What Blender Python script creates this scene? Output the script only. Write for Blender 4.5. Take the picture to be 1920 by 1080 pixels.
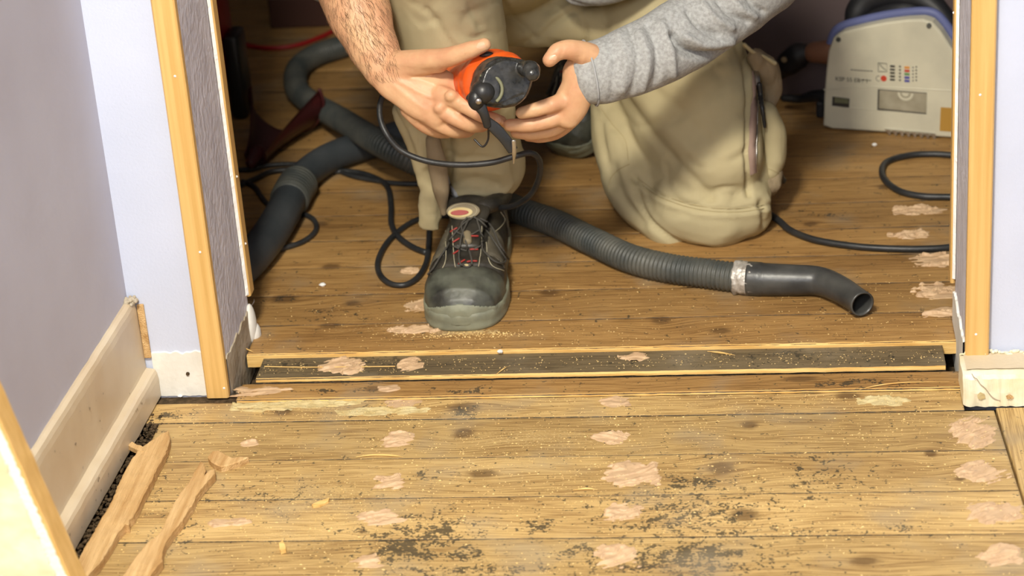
import bpy, bmesh, math, random
import numpy as np
from mathutils import Vector, Matrix, noise
from mathutils.bvhtree import BVHTree

random.seed(7)
for o in list(bpy.data.objects): bpy.data.objects.remove(o)
S = bpy.context.scene
COL = S.collection
V3 = Vector

# ------------------------------------------------------------------ camera
F = 4240.0
YAW, PITCH, ROLL = map(math.radians, (-7.124, 25.077, -4.343))
CAMP = V3((0.69148, -2.52836, 1.33596))
_cy, _sy, _cp, _sp = math.cos(YAW), math.sin(YAW), math.cos(PITCH), math.sin(PITCH)
FWD = V3((_sy*_cp, _cy*_cp, -_sp)); _r = V3((_cy, -_sy, 0)); _u = _r.cross(FWD)
CR = _r*math.cos(ROLL) + _u*math.sin(ROLL); CU = -_r*math.sin(ROLL) + _u*math.cos(ROLL)
cam_d = bpy.data.cameras.new('camera'); cam = bpy.data.objects.new('camera', cam_d); COL.objects.link(cam)
cam.matrix_world = Matrix(((CR.x, CU.x, -FWD.x, CAMP.x), (CR.y, CU.y, -FWD.y, CAMP.y), (CR.z, CU.z, -FWD.z, CAMP.z), (0, 0, 0, 1)))
cam_d.sensor_width = 36; cam_d.lens = F/1920*36; cam_d.clip_start = .05
cam_d.dof.use_dof = True; cam_d.dof.focus_distance = 2.82; cam_d.dof.aperture_fstop = 5.0
S.camera = cam

# ------------------------------------------------------------------ light
S.view_settings.view_transform = 'Standard'; S.view_settings.look = 'None'
S.view_settings.gamma = 1; S.view_settings.exposure = 0.13; S.view_settings.use_curve_mapping = False
W = bpy.data.worlds.new('world'); S.world = W; W.use_nodes = True
bg = W.node_tree.nodes['Background']; bg.inputs[0].default_value = (.80, .88, 1, 1); bg.inputs[1].default_value = 0.12
def area(name, loc, target, sx, sy, power, color):
    l = bpy.data.lights.new(name, 'AREA'); l.shape = 'RECTANGLE'; l.size = sx; l.size_y = sy; l.energy = power; l.color = color
    o = bpy.data.objects.new(name, l); COL.objects.link(o); o.location = loc
    o.rotation_euler = (V3(target)-V3(loc)).to_track_quat('-Z', 'Y').to_euler(); return o
area('window_daylight', (.30, -3.16, 1.95), (.45, 0, .05), .6, .7, 26, (.97, .97, 1))
area('added_high_light', (.24, -1.85, 2.38), (.40, .1, .05), .30, .30, 78, (1, .94, .80))  # unseen high light, added to brighten the floor against the walls


# ------------------------------------------------------------------ helpers
def ray(px, py): return CR*((px-960)/F) - CU*((py-540)/F) + FWD
def at(px, py, x=None, y=None, z=None):
    d = ray(px, py)
    if x is not None: t = (x-CAMP.x)/d.x
    elif y is not None: t = (y-CAMP.y)/d.y
    else: t = (z-CAMP.z)/d.z
    return CAMP + d*t
def tag(o, label, cat, group=None, kind=None):
    o['label'] = label; o['category'] = cat
    if group: o['group'] = group
    if kind: o['kind'] = kind
    return o
def struct(o): o['kind'] = 'structure'; return o
def setp(o, parent):
    if parent is not None:
        o.parent = parent
        o.matrix_parent_inverse = parent.matrix_basis.inverted()
def mesh_obj(name, verts, faces, m, parent=None, smooth=False):
    me = bpy.data.meshes.new(name); me.from_pydata([tuple(v) for v in verts], [], faces); me.update()
    o = bpy.data.objects.new(name, me); COL.objects.link(o)
    if m: me.materials.append(m)
    if smooth: me.polygons.foreach_set('use_smooth', [True]*len(me.polygons))
    setp(o, parent); return o
def bm_obj(name, bm, m, parent=None, smooth=False, recalc=True):
    if recalc: bmesh.ops.recalc_face_normals(bm, faces=bm.faces)
    me = bpy.data.meshes.new(name); bm.to_mesh(me); bm.free()
    o = bpy.data.objects.new(name, me); COL.objects.link(o)
    if m: me.materials.append(m)
    if smooth: me.polygons.foreach_set('use_smooth', [True]*len(me.polygons))
    setp(o, parent); return o
def empty(name, loc=(0, 0, 0)):
    o = bpy.data.objects.new(name, None); COL.objects.link(o); o.location = loc; o.empty_display_size = .05; return o
def box(bm, a, b, bev=0.0, M=None, seg=2):
    a, b = V3(a), V3(b); c = (a+b)/2; d = b-a
    r = bmesh.ops.create_cube(bm, size=1); vs = r['verts']
    for v in vs: v.co = V3((v.co.x*d.x, v.co.y*d.y, v.co.z*d.z)) + c
    if bev > 0:
        es = list({e for v in vs for e in v.link_edges})
        r2 = bmesh.ops.bevel(bm, geom=es, offset=bev, segments=seg, profile=.5, affect='EDGES')
        vs = list({v for f in r2['faces'] for v in f.verts} | {v for v in vs if v.is_valid})
    if M is not None: bmesh.ops.transform(bm, matrix=M, verts=vs)
    return vs
def catmull(P, sub):
    P = [V3(p) for p in P]
    if len(P) < 3 or sub <= 1:
        out = []
        for i in range(len(P)-1):
            for k in range(max(sub, 1)): out.append(P[i].lerp(P[i+1], k/max(sub, 1)))
        return out+[P[-1]]
    out = []; n = len(P)
    for i in range(n-1):
        p0 = P[i-1] if i else P[0]*2-P[1]; p1, p2 = P[i], P[i+1]; p3 = P[i+2] if i+2 < n else P[-1]*2-P[-2]
        for k in range(sub):
            t = k/sub; t2, t3 = t*t, t*t*t
            out.append(.5*((2*p1)+(p2-p0)*t+(2*p0-5*p1+4*p2-p3)*t2+(3*p1-p0-3*p2+p3)*t3))
    return out+[P[-1]]
def interp(vals, sub):
    out = []
    for i in range(len(vals)-1):
        for k in range(sub): 
            t = k/sub; t = t*t*(3-2*t); out.append(vals[i]*(1-t)+vals[i+1]*t)
    return out+[vals[-1]]
def loft(bm, pts, ra, rb=None, ref=(0, 0, 1), seg=20, sub=6, cap=True, radfn=None):
    """tube through pts; ra = half size across ref, rb = half size along ref; domed ends"""
    P = catmull(pts, sub); n = len(P)
    ra = [ra]*len(pts) if not hasattr(ra, '__len__') else list(ra)
    rb = ra if rb is None else ([rb]*len(pts) if not hasattr(rb, '__len__') else list(rb))
    A, B = interp(ra, sub), interp(rb, sub); ref = V3(ref)
    T = [(P[min(i+1, n-1)]-P[max(i-1, 0)]).normalized() for i in range(n)]
    rings = []; up = ref
    rows = []
    if cap:
        for a in (80, 60, 40, 20): rows.append((0, -math.sin(math.radians(a)), math.cos(math.radians(a))))
    rows += [(i, 0, 1) for i in range(n)]
    if cap:
        for a in (20, 40, 60, 80): rows.append((n-1, math.sin(math.radians(a)), math.cos(math.radians(a))))
    for i, off, sc in rows:
        t = T[i]; u = up-t*up.dot(t)
        if u.length < 1e-4: u = t.orthogonal()
        u.normalize(); s = t.cross(u); up = u if ref.length < .5 else ref if abs(ref.normalized().dot(t)) < .95 else u
        c = P[i]+t*off*min(A[i], B[i]); ring = []
        for k in range(seg):
            a = 2*math.pi*k/seg; f = radfn(i/(n-1), a) if radfn else 1
            ring.append(bm.verts.new(c+(s*math.cos(a)*A[i]+u*math.sin(a)*B[i])*sc*f))
        rings.append(ring)
    for r0, r1 in zip(rings, rings[1:]):
        for k in range(seg): bm.faces.new((r0[k], r0[(k+1) % seg], r1[(k+1) % seg], r1[k]))
    bm.faces.new(rings[0][::-1]); bm.faces.new(rings[-1])
    return rings
def tube(name, pts, r, m, parent=None, seg=12, sub=8, radfn=None, rb=None, cap=True):
    bm = bmesh.new(); loft(bm, pts, r, rb, seg=seg, sub=sub, radfn=radfn, cap=cap); return bm_obj(name, bm, m, parent, True)
def ellipsoid(bm, c, r, M=None, seg=24):
    R = bmesh.ops.create_uvsphere(bm, u_segments=seg, v_segments=seg//2, radius=1)
    for v in R['verts']:
        v.co = V3((v.co.x*r[0], v.co.y*r[1], v.co.z*r[2]))
        if M is not None: v.co = M @ v.co
        v.co += V3(c)
def remesh(name, bm, voxel, smooth_it, m, parent=None, fac=.5):
    bmesh.ops.recalc_face_normals(bm, faces=bm.faces)
    me = bpy.data.meshes.new(name+'_src'); bm.to_mesh(me); bm.free()
    t = bpy.data.objects.new(name+'_src', me); COL.objects.link(t)
    md = t.modifiers.new('r', 'REMESH'); md.mode = 'VOXEL'; md.voxel_size = voxel; md.adaptivity = 0
    if smooth_it:
        s = t.modifiers.new('s', 'SMOOTH'); s.iterations = smooth_it; s.factor = fac
    dg = bpy.context.evaluated_depsgraph_get(); dg.update()
    me2 = bpy.data.meshes.new_from_object(t.evaluated_get(dg)); me2.name = name
    bpy.data.objects.remove(t)
    me2.materials.clear(); me2.materials.append(m)
    me2.polygons.foreach_set('use_smooth', [True]*len(me2.polygons))
    o = bpy.data.objects.new(name, me2); COL.objects.link(o); setp(o, parent); return o
def get_np(me):
    n = len(me.vertices); a = np.empty(n*3, np.float32); me.vertices.foreach_get('co', a)
    b = np.empty(n*3, np.float32); me.vertices.foreach_get('normal', b)
    return a.reshape(-1, 3).astype(np.float64), b.reshape(-1, 3).astype(np.float64)
def set_np(me, co): me.vertices.foreach_set('co', co.astype(np.float32).ravel()); me.update()
# vectorised value noise for displacement and stains
_rng = np.random.RandomState(3); _tab = _rng.rand(64, 64, 64)
def vnoise(x, y, z):
    xi, yi, zi = np.floor(x).astype(int), np.floor(y).astype(int), np.floor(z).astype(int)
    fx, fy, fz = x-xi, y-yi, z-zi
    fx, fy, fz = fx*fx*(3-2*fx), fy*fy*(3-2*fy), fz*fz*(3-2*fz)
    def g(a, b, c): return _tab[(xi+a) & 63, (yi+b) & 63, (zi+c) & 63]
    x00 = g(0,0,0)*(1-fx)+g(1,0,0)*fx; x10 = g(0,1,0)*(1-fx)+g(1,1,0)*fx
    x01 = g(0,0,1)*(1-fx)+g(1,0,1)*fx; x11 = g(0,1,1)*(1-fx)+g(1,1,1)*fx
    return (x00*(1-fy)+x10*fy)*(1-fz)+(x01*(1-fy)+x11*fy)*fz
def fbm(x, y, z, oct=4):
    s = 0; a = .5; t = 0
    for i in range(oct):
        s = s+a*vnoise(x*2**i+i*7.3, y*2**i+i*3.1, z*2**i+i*5.7); t += a; a *= .5
    return s/t
def raycast(bvh, px, py, off=0.0):
    d = ray(px, py).normalized(); h = bvh.ray_cast(CAMP, d)
    if h[0] is None: return None, None
    return h[0]+h[1]*off, h[1]
def bvh_of(o):
    dg = bpy.context.evaluated_depsgraph_get(); me = o.data
    return BVHTree.FromPolygons([v.co for v in me.vertices], [tuple(p.vertices) for p in me.polygons])

# ------------------------------------------------------------------ materials
def mat(name, col, rough=.6, spec=.5, metal=0., bump=0., bscale=50., bstretch=(1, 1, 1), var=None, vscale=8., vstretch=None, det=4., coat=0., bdist=.002):
    """plain procedural material: noise colour variation + noise bump in object space"""
    m = bpy.data.materials.new(name); m.use_nodes = True; nt = m.node_tree; N = nt.nodes; L = nt.links
    b = N['Principled BSDF']; b.inputs['Roughness'].default_value = rough; b.inputs['Metallic'].default_value = metal
    b.inputs['Specular IOR Level'].default_value = spec; b.inputs['Coat Weight'].default_value = coat
    b.inputs['Base Color'].default_value = (*col, 1)
    tc = N.new('ShaderNodeTexCoord')
    if var is not None:
        mp = N.new('ShaderNodeMapping'); mp.inputs['Scale'].default_value = vstretch or (1, 1, 1); L.new(tc.outputs['Object'], mp.inputs[0])
        n = N.new('ShaderNodeTexNoise'); n.inputs['Scale'].default_value = vscale; n.inputs['Detail'].default_value = det; L.new(mp.outputs[0], n.inputs[0])
        r = N.new('ShaderNodeValToRGB'); r.color_ramp.elements[0].position = .35; r.color_ramp.elements[1].position = .65
        r.color_ramp.elements[0].color = (*col, 1); r.color_ramp.elements[1].color = (*var, 1)
        L.new(n.outputs[0], r.inputs[0]); L.new(r.outputs[0], b.inputs['Base Color'])
    if bump:
        mp = N.new('ShaderNodeMapping'); mp.inputs['Scale'].default_value = bstretch; L.new(tc.outputs['Object'], mp.inputs[0])
        n = N.new('ShaderNodeTexNoise'); n.inputs['Scale'].default_value = bscale; n.inputs['Detail'].default_value = 5; L.new(mp.outputs[0], n.inputs[0])
        bp = N.new('ShaderNodeBump'); bp.inputs['Strength'].default_value = bump; bp.inputs['Distance'].default_value = bdist
        L.new(n.outputs[0], bp.inputs['Height']); L.new(bp.outputs[0], b.inputs['Normal'])
    return m

def wood_floor_mat(name, c0, c1, c2):
    """floor boards: grain follows the 'grain' attribute, blemishes from the 'mark' colour attribute"""
    m = bpy.data.materials.new(name); m.use_nodes = True; nt = m.node_tree; N = nt.nodes; L = nt.links; b = N['Principled BSDF']
    def math_(op, a, bb=None, c=None):
        n = N.new('ShaderNodeMath'); n.operation = op
        for i, v in enumerate((a, bb, c)):
            if v is None: continue
            if isinstance(v, (int, float)): n.inputs[i].default_value = v
            else: L.new(v, n.inputs[i])
        return n.outputs[0]
    tc = N.new('ShaderNodeTexCoord'); sx = N.new('ShaderNodeSeparateXYZ'); L.new(tc.outputs['Object'], sx.inputs[0])
    ga = N.new('ShaderNodeAttribute'); ga.attribute_name = 'grain'
    ma = N.new('ShaderNodeAttribute'); ma.attribute_name = 'mark'; sm = N.new('ShaderNodeSeparateColor'); L.new(ma.outputs['Color'], sm.inputs[0])
    bd = N.new('ShaderNodeAttribute'); bd.attribute_name = 'board'
    def tex(sxx, sg, scale, det, rough=.55, boff=13.0):
        c = N.new('ShaderNodeCombineXYZ')
        L.new(math_('MULTIPLY', sx.outputs['X'], sxx), c.inputs[0]); L.new(math_('MULTIPLY', ga.outputs['Fac'], sg), c.inputs[1])
        L.new(math_('MULTIPLY', bd.outputs['Fac'], boff), c.inputs[2])
        n = N.new('ShaderNodeTexNoise'); n.inputs['Scale'].default_value = scale; n.inputs['Detail'].default_value = det; n.inputs['Roughness'].default_value = rough
        L.new(c.outputs[0], n.inputs[0]); return n.outputs[0]
    g1 = tex(1.6, 60, 2.2, 4); g2 = tex(5, 420, 1.5, 3, .7); g3 = tex(2.0, 8, 1.6, 5)
    gs = math_('SINE', math_('MULTIPLY', g1, 46.0))
    ring = math_('MULTIPLY_ADD', gs, .5, .5)
    f = math_('ADD', math_('MULTIPLY', math_('POWER', ring, 2.0), .26), math_('ADD', math_('MULTIPLY', g2, .34), math_('MULTIPLY', g3, .66)))
    r = N.new('ShaderNodeValToRGB'); e = r.color_ramp.elements; e[0].position = .30; e[0].color = (*c0, 1); e[1].position = .80; e[1].color = (*c2, 1)
    k = e.new(.54); k.color = (*c1, 1); L.new(f, r.inputs[0])
    def mix(a, colr, fac, mode='MIX'):
        n = N.new('ShaderNodeMix'); n.data_type = 'RGBA'; n.blend_type = mode
        if isinstance(fac, float): n.inputs[0].default_value = fac
        else: L.new(fac, n.inputs[0])
        L.new(a, n.inputs[6])
        if isinstance(colr, tuple): n.inputs[7].default_value = (*colr, 1)
        else: L.new(colr, n.inputs[7])
        return n.outputs[2]
    # board to board tint
    bt = N.new('ShaderNodeValToRGB'); bt.color_ramp.elements[0].color = (.86, .84, .80, 1); bt.color_ramp.elements[1].color = (1.08, 1.05, 1.0, 1)
    L.new(bd.outputs['Fac'], bt.inputs[0]); c = mix(r.outputs[0], bt.outputs[0], 1.0, 'MULTIPLY')
    # knots (R), black mould (G), pale dust (B)
    def nz(scale, det=5):
        n = N.new('ShaderNodeTexNoise'); n.inputs['Scale'].default_value = scale; n.inputs['Detail'].default_value = det; L.new(tc.outputs['Object'], n.inputs[0]); return n.outputs[0]
    def mr(v, a, bb):
        n = N.new('ShaderNodeMapRange'); L.new(v, n.inputs[0]); n.inputs[1].default_value = a; n.inputs[2].default_value = bb; n.inputs[3].default_value = 0; n.inputs[4].default_value = 1; n.interpolation_type = 'SMOOTHSTEP'; return n.outputs[0]
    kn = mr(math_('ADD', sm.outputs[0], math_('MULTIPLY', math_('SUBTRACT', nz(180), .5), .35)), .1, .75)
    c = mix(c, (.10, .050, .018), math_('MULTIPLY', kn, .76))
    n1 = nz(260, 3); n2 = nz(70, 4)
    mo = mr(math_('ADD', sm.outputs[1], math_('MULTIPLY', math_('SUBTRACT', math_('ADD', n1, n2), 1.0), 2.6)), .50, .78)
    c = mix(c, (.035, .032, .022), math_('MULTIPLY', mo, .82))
    gr = mr(nz(9, 4), .50, .72)
    c = mix(c, (.30, .26, .19), math_('MULTIPLY', gr, .38))
    du = mr(math_('ADD', sm.outputs[2], math_('MULTIPLY', math_('SUBTRACT', nz(330, 3), .5), 1.1)), .45, .8)
    c = mix(c, (.62, .46, .22), math_('MULTIPLY', du, .8))
    L.new(c, b.inputs['Base Color'])
    b.inputs['Roughness'].default_value = .52; b.inputs['Specular IOR Level'].default_value = .35
    bp = N.new('ShaderNodeBump'); bp.inputs['Strength'].default_value = .5; bp.inputs['Distance'].default_value = .0012
    h = math_('ADD', math_('MULTIPLY', g2, .8), math_('ADD', math_('MULTIPLY', ring, .25), math_('MULTIPLY', du, .7)))
    L.new(math_('ADD', h, math_('MULTIPLY', mo, .5)), bp.inputs['Height']); L.new(bp.outputs[0], b.inputs['Normal'])
    return m

M = {}
M['floor'] = wood_floor_mat('pine_boards', (.68, .49, .225), (.53, .36, .145), (.29, .175, .065))
M['floor_back'] = wood_floor_mat('pine_boards_shaded', (.52, .325, .125), (.40, .23, .08), (.22, .115, .037))  # hall pine again; the back room's dimness is put into its colour
M['dark_board'] = wood_floor_mat('dark_weathered_board', (.20, .155, .09), (.15, .115, .065), (.08, .06, .035))
M['cut_edge'] = mat('fresh_cut_wood', (.85, .58, .22), .6, .3, bump=.4, bscale=40, bstretch=(2, 30, 30), var=(.66, .38, .11), vscale=12, vstretch=(1, 14, 14))
M['trim'] = mat('varnished_batten', (.74, .475, .175), .42, .5, bump=.15, bscale=30, bstretch=(40, 40, 1), var=(.63, .38, .12), vscale=5, vstretch=(30, 30, .8))
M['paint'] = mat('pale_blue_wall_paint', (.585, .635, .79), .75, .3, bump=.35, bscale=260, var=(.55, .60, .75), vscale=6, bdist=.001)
M['paint_side'] = mat('pale_blue_wall_paint_shaded', (.52, .52, .605), .7, .3, bump=.4, bscale=110, var=(.46, .45, .52), vscale=3.5, bdist=.001)  # same wall paint, greyed: grazing light on the side wall put into colour
M['white'] = mat('white_plaster', (.82, .81, .76), .7, .3, bump=.5, bscale=120, var=(.72, .70, .64), vscale=25, bdist=.0015)
M['jamb'] = mat('woodchip_jamb_paint', (.70, .69, .77), .55, .5, bump=.9, bscale=110, bstretch=(1, 1, .8), var=(.56, .55, .62), vscale=40, vstretch=(1, 1, .5), bdist=.004)
M['jamb_raw'] = mat('bare_jamb_plaster', (.50, .44, .34), .85, .2, bump=.8, bscale=120, var=(.36, .29, .2), vscale=30, bdist=.003)
M['cream'] = mat('old_cream_gloss_paint', (.64, .54, .39), .38, .5, bump=.25, bscale=60, var=(.57, .45, .30), vscale=9, bdist=.001)
M['cream_chip'] = mat('chipped_cream_skirting', (.88, .83, .66), .5, .45, bump=.6, bscale=70, var=(.80, .70, .44), vscale=22, bdist=.002)
M['cream_top'] = mat('dusty_skirting_top', (.62, .52, .36), .8, .2, bump=.4, bscale=150)
M['peel'] = mat('peeling_white_edge', (.86, .85, .82), .6, .4, bump=.5, bscale=200)
M['dirt'] = mat('dark_rubble_dirt', (.05, .035, .02), .95, .1, bump=1, bscale=150, var=(.12, .08, .045), vscale=90, bdist=.004)
M['ceiling'] = mat('ceiling_white', (.75, .74, .70), .9, .2)
M['darkwall'] = mat('dark_plum_wall', (.13, .095, .095), .85, .2, bump=.2, bscale=60, var=(.11, .08, .08), vscale=3)
M['putty'] = mat('beige_wood_putty', (.60, .415, .245), .5, .35, bump=.5, bscale=90, bstretch=(1, 2.5, 1), var=(.50, .33, .19), vscale=60, bdist=.001)
M['plaster_smear'] = mat('yellowish_plaster_smear', (.60, .50, .27), .8, .3, bump=.8, bscale=160, var=(.50, .38, .17), vscale=50, bdist=.002)
M['splinter'] = mat('split_pine', (.74, .50, .24), .65, .3, bump=1.0, bscale=45, bstretch=(14, 1.2, 14), var=(.50, .29, .11), vscale=7, vstretch=(14, .9, 10), bdist=.002)
M['skin'] = mat('skin', (.66, .40, .22), .48, .45, bump=.5, bscale=170, var=(.58, .30, .165), vscale=30, bdist=.0010)
M['skin'].node_tree.nodes['Principled BSDF'].inputs['Subsurface Weight'].default_value = .08
M['skin'].node_tree.nodes['Principled BSDF'].inputs['Subsurface Radius'].default_value = (.008, .003, .0015)
M['nail'] = mat('fingernail', (.70, .43, .28), .3, .5)
M['hair'] = mat('dark_hair', (.05, .03, .018), .6, .3)
M['arm_hair'] = mat('arm_hair', (.12, .065, .03), .6, .3)
M['eye'] = mat('eye_white', (.8, .78, .74), .3, .5)
M['khaki'] = mat('khaki_canvas', (.50, .43, .255), .85, .15, bump=.35, bscale=700, var=(.44, .375, .22), vscale=7, bdist=.0006)
M['khaki_dark'] = mat('worn_khaki_lining', (.32, .25, .16), .9, .1, bump=.35, bscale=500, var=(.27, .21, .13), vscale=20)
M['stitch'] = mat('khaki_stitching', (.40, .33, .18), .8, .1)
M['zip'] = mat('faded_brown_zip_tape', (.36, .25, .20), .7, .2, bump=.6, bscale=500, bstretch=(1, 1, 3))
M['steel'] = mat('bright_steel', (.62, .60, .56), .3, .5, metal=1., bump=.2, bscale=200, var=(.45, .43, .4), vscale=30)
M['shirt'] = mat('heather_grey_jersey', (.28, .28, .272), .9, .1, bump=.4, bscale=500, var=(.39, .395, .39), vscale=230, vstretch=(1, 1, 1), det=6, bdist=.0008)
M['cuff'] = mat('shirt_cuff_edge', (.36, .365, .37), .9, .1, bump=.4, bscale=500)
M['black'] = mat('black_plastic', (.018, .018, .018), .38, .5, bump=.15, bscale=150)
M['black_rub'] = mat('black_rubber_cable', (.016, .017, .018), .45, .5, bump=.15, bscale=200, var=(.03, .03, .03), vscale=40)
M['hose'] = mat('dusty_grey_corrugated_hose', (.045, .052, .05), .5, .45, bump=.3, bscale=120, var=(.10, .10, .085), vscale=18, bdist=.001)
M['hose_dark'] = mat('dark_grey_smooth_hose', (.035, .042, .047), .55, .4, bump=.3, bscale=120, var=(.06, .066, .07), vscale=14, bdist=.001)
M['nozzle'] = mat('scuffed_black_nozzle', (.025, .026, .027), .36, .5, bump=.3, bscale=160, var=(.07, .07, .065), vscale=22, bdist=.0008)
M['tape'] = mat('silver_duct_tape', (.62, .59, .54), .4, .5, metal=.35, bump=1, bscale=170, var=(.34, .31, .27), vscale=90, bdist=.002)
M['orange'] = mat('orange_tool_shell', (.86, .13, .012), .4, .5, bump=.1, bscale=120, var=(.70, .09, .01), vscale=14)
M['head'] = mat('scuffed_black_tool_head', (.012, .013, .013), .25, .6, bump=.9, bscale=110, var=(.045, .045, .042), vscale=90, bdist=.0015)
M['clip'] = mat('olive_clip_ring', (.16, .16, .09), .5, .4)
M['leather'] = mat('worn_black_leather', (.014, .0135, .012), .42, .5, bump=.6, bscale=120, var=(.045, .04, .03), vscale=34, bdist=.0012)
M['leather2'] = mat('dusty_dark_suede', (.06, .052, .038), .7, .35, bump=.5, bscale=160, var=(.13, .115, .08), vscale=28, bdist=.001)
M['toe'] = mat('scuffed_rubber_toe', (.026, .026, .022), .42, .5, bump=.6, bscale=80, var=(.10, .105, .08), vscale=34, bdist=.001)
M['sole'] = mat('grey_green_rubber_sole', (.26, .27, .19), .5, .4, bump=.4, bscale=90, var=(.16, .165, .12), vscale=30, bdist=.001)
M['lace'] = mat('dark_round_lace', (.07, .065, .055), .7, .3, bump=.6, bscale=900)
M['badge'] = mat('tan_badge', (.22, .18, .11), .6, .3, bump=.4, bscale=300)
M['thread'] = mat('cream_thread', (.40, .36, .25), .7, .2)
M['red'] = mat('red_print', (.30, .03, .022), .5, .4)
M['redmachine'] = mat('red_machine_shell', (.30, .012, .014), .4, .5, var=(.25, .010, .012), vscale=6)
M['darkred'] = mat('dark_red_plastic', (.07, .010, .010), .45, .5, bump=.2, bscale=90, var=(.05, .008, .008), vscale=12)
M['redcable'] = mat('red_cable_rubber', (.34, .012, .012), .45, .5)
M['darkwood'] = mat('dark_stained_wood', (.06, .025, .018), .5, .4, bump=.3, bscale=60)
M['saw'] = mat('ivory_saw_housing', (.66, .62, .47), .42, .5, bump=.15, bscale=110, var=(.55, .52, .40), vscale=14)
M['saw_blue'] = mat('blue_saw_rim', (.12, .14, .30), .5, .4)
M['print'] = mat('dark_print', (.05, .045, .04), .6, .2)
M['print_red'] = mat('red_sticker', (.55, .06, .03), .5, .3)
M['print_or'] = mat('orange_sticker', (.70, .30, .06), .5, .3)
M['print_gr'] = mat('green_sticker', (.10, .28, .08), .5, .3)
M['print_bl'] = mat('blue_sticker', (.08, .08, .34), .5, .3)
M['grip'] = mat('black_saw_grip', (.012, .012, .014), .5, .4)
M['brownpart'] = mat('brown_saw_bracket', (.20, .09, .05), .5, .4)
M['window_clear'] = mat('smoky_blade_window', (.42, .38, .28), .25, .6, var=(.30, .27, .19), vscale=30)
M['amber'] = mat('amber_plastic', (.45, .25, .05), .35, .5)
M['sawdust'] = mat('sawdust_grain', (.88, .68, .32), .8, .2, var=(.70, .47, .18), vscale=300)

# ------------------------------------------------------------------ room shell
YW = 0.0           # front face of the door wall
TH = 0.15          # its thickness
X0, X1 = 0.0, 0.932
def wallx(y): return -.1165 + .033*y       # side wall runs slightly out of square
def shell(name, a, b, m, bev=0):
    bm = bmesh.new(); box(bm, a, b, bev); return struct(bm_obj(name, bm, m))
# side wall of the hall, a slab
def slab(name, pts, z0, z1, m):
    vs = [V3((x, y, z0)) for x, y in pts]+[V3((x, y, z1)) for x, y in pts]; n = len(pts)
    fs = [tuple(range(n))[::-1], tuple(range(n, 2*n))]+[(i, (i+1) % n, n+(i+1) % n, n+i) for i in range(n)]
    return struct(mesh_obj(name, vs, fs, m))
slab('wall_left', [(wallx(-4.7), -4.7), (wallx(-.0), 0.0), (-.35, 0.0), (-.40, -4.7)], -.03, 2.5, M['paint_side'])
bm = bmesh.new()
box(bm, (-.35, YW, -.04), (X0-.0275, TH, 2.5)); wl = struct(bm_obj('wall_back', bm, M['paint']))
bm = bmesh.new(); box(bm, (X0-.0275, YW+.001, -.04), (X0, TH, 2.02)); jl = struct(bm_obj('door_1', bm, M['jamb']))
bm = bmesh.new(); box(bm, (X1+.0275, YW, -.04), (2.4, TH, 2.5)); struct(bm_obj('wall_back', bm, M['paint']))
bm = bmesh.new(); box(bm, (X1, YW+.001, -.04), (X1+.0275, TH, 2.02)); jr = struct(bm_obj('door_2', bm, M['jamb']))
shell('wall_back', (X0-.0275, YW, 2.02), (X1+.0275, TH, 2.5), M['paint'])
shell('wall_right', (2.4, -4.7, -.04), (2.5, TH, 2.5), M['paint'])
# wall behind the camera with a window opening
bm = bmesh.new()
box(bm, (-.4, -3.4, 0), (2.5, -3.3, 1.4)); box(bm, (-.4, -3.4, 2.38), (2.5, -3.3, 2.5)); box(bm, (-.4, -3.4, 1.4), (-.15, -3.3, 2.38)); box(bm, (.9, -3.4, 1.4), (2.5, -3.3, 2.38))
struct(bm_obj('wall_front', bm, M['ceiling']))
shell('ceiling', (-.4, -4.8, 2.5), (2.5, 2.9, 2.6), M['ceiling'])
# room beyond
shell('wall_left', (-1.3, TH, -.04), (-1.2, 2.8, 2.5), M['darkwall'])
shell('wall_back', (-1.3, 2.8, -.04), (.55, 2.9, 2.5), M['darkwall'])
shell('wall_back', (.62, 1.005, -.04), (2.4, 1.1, 2.5), M['darkwall'])
shell('wall_right', (.55, 1.1, -.04), (.62, 2.9, 2.5), M['darkwall'])
shell('wall_back', (-1.3, TH-.02, -.04), (-.35, TH+.02, 2.5), M['darkwall'])
shell('floor', (-1.3, -4.8, -.10), (2.5, 2.9, -.04), M['dirt'])
shell('floor', (-.0975, -.0725, -.03), (.01, .0, -.0016), M['dirt'])
# raw plaster bands at the foot of the jambs, ragged top edge
def ragged_band(name, parent, x, y0, y1, ztop, side, m, t=.0016, amp=.008, slope=0):
    bm = bmesh.new(); n = 26; a = []; 
    for i in range(n+1):
        y = y0+(y1-y0)*i/n; z = ztop+slope*(y-y0)+amp*(noise.noise(V3((y*55, x*9, 3)))+.5*noise.noise(V3((y*170, 1, 3))))
        a.append([bm.verts.new((x+side*o, y, zz)) for o, zz in ((t, -.035), (t, z), (0, z+.0008))])
    for p, q in zip(a, a[1:]):
        for k in range(2): bm.faces.new((p[k], q[k], q[k+1], p[k+1]))
    return bm_obj(name, bm, m, parent, recalc=False)
ragged_band('bare_plaster_band', jl, X0, .0, TH, .052, 1, M['jamb_raw'])
ragged_band('bare_plaster_band', jr, X1, .0, TH, .055, -1, M['white'], t=.003)
# lumps of plaster at the rear foot of each jamb
bm = bmesh.new(); ellipsoid(bm, (.002, TH-.004, .030), (.007, .013, .030)); ellipsoid(bm, (.0045, TH, .014), (.008, .012, .016)); bm_obj('plaster_lump', bm, M['white'], jl, True)

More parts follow.
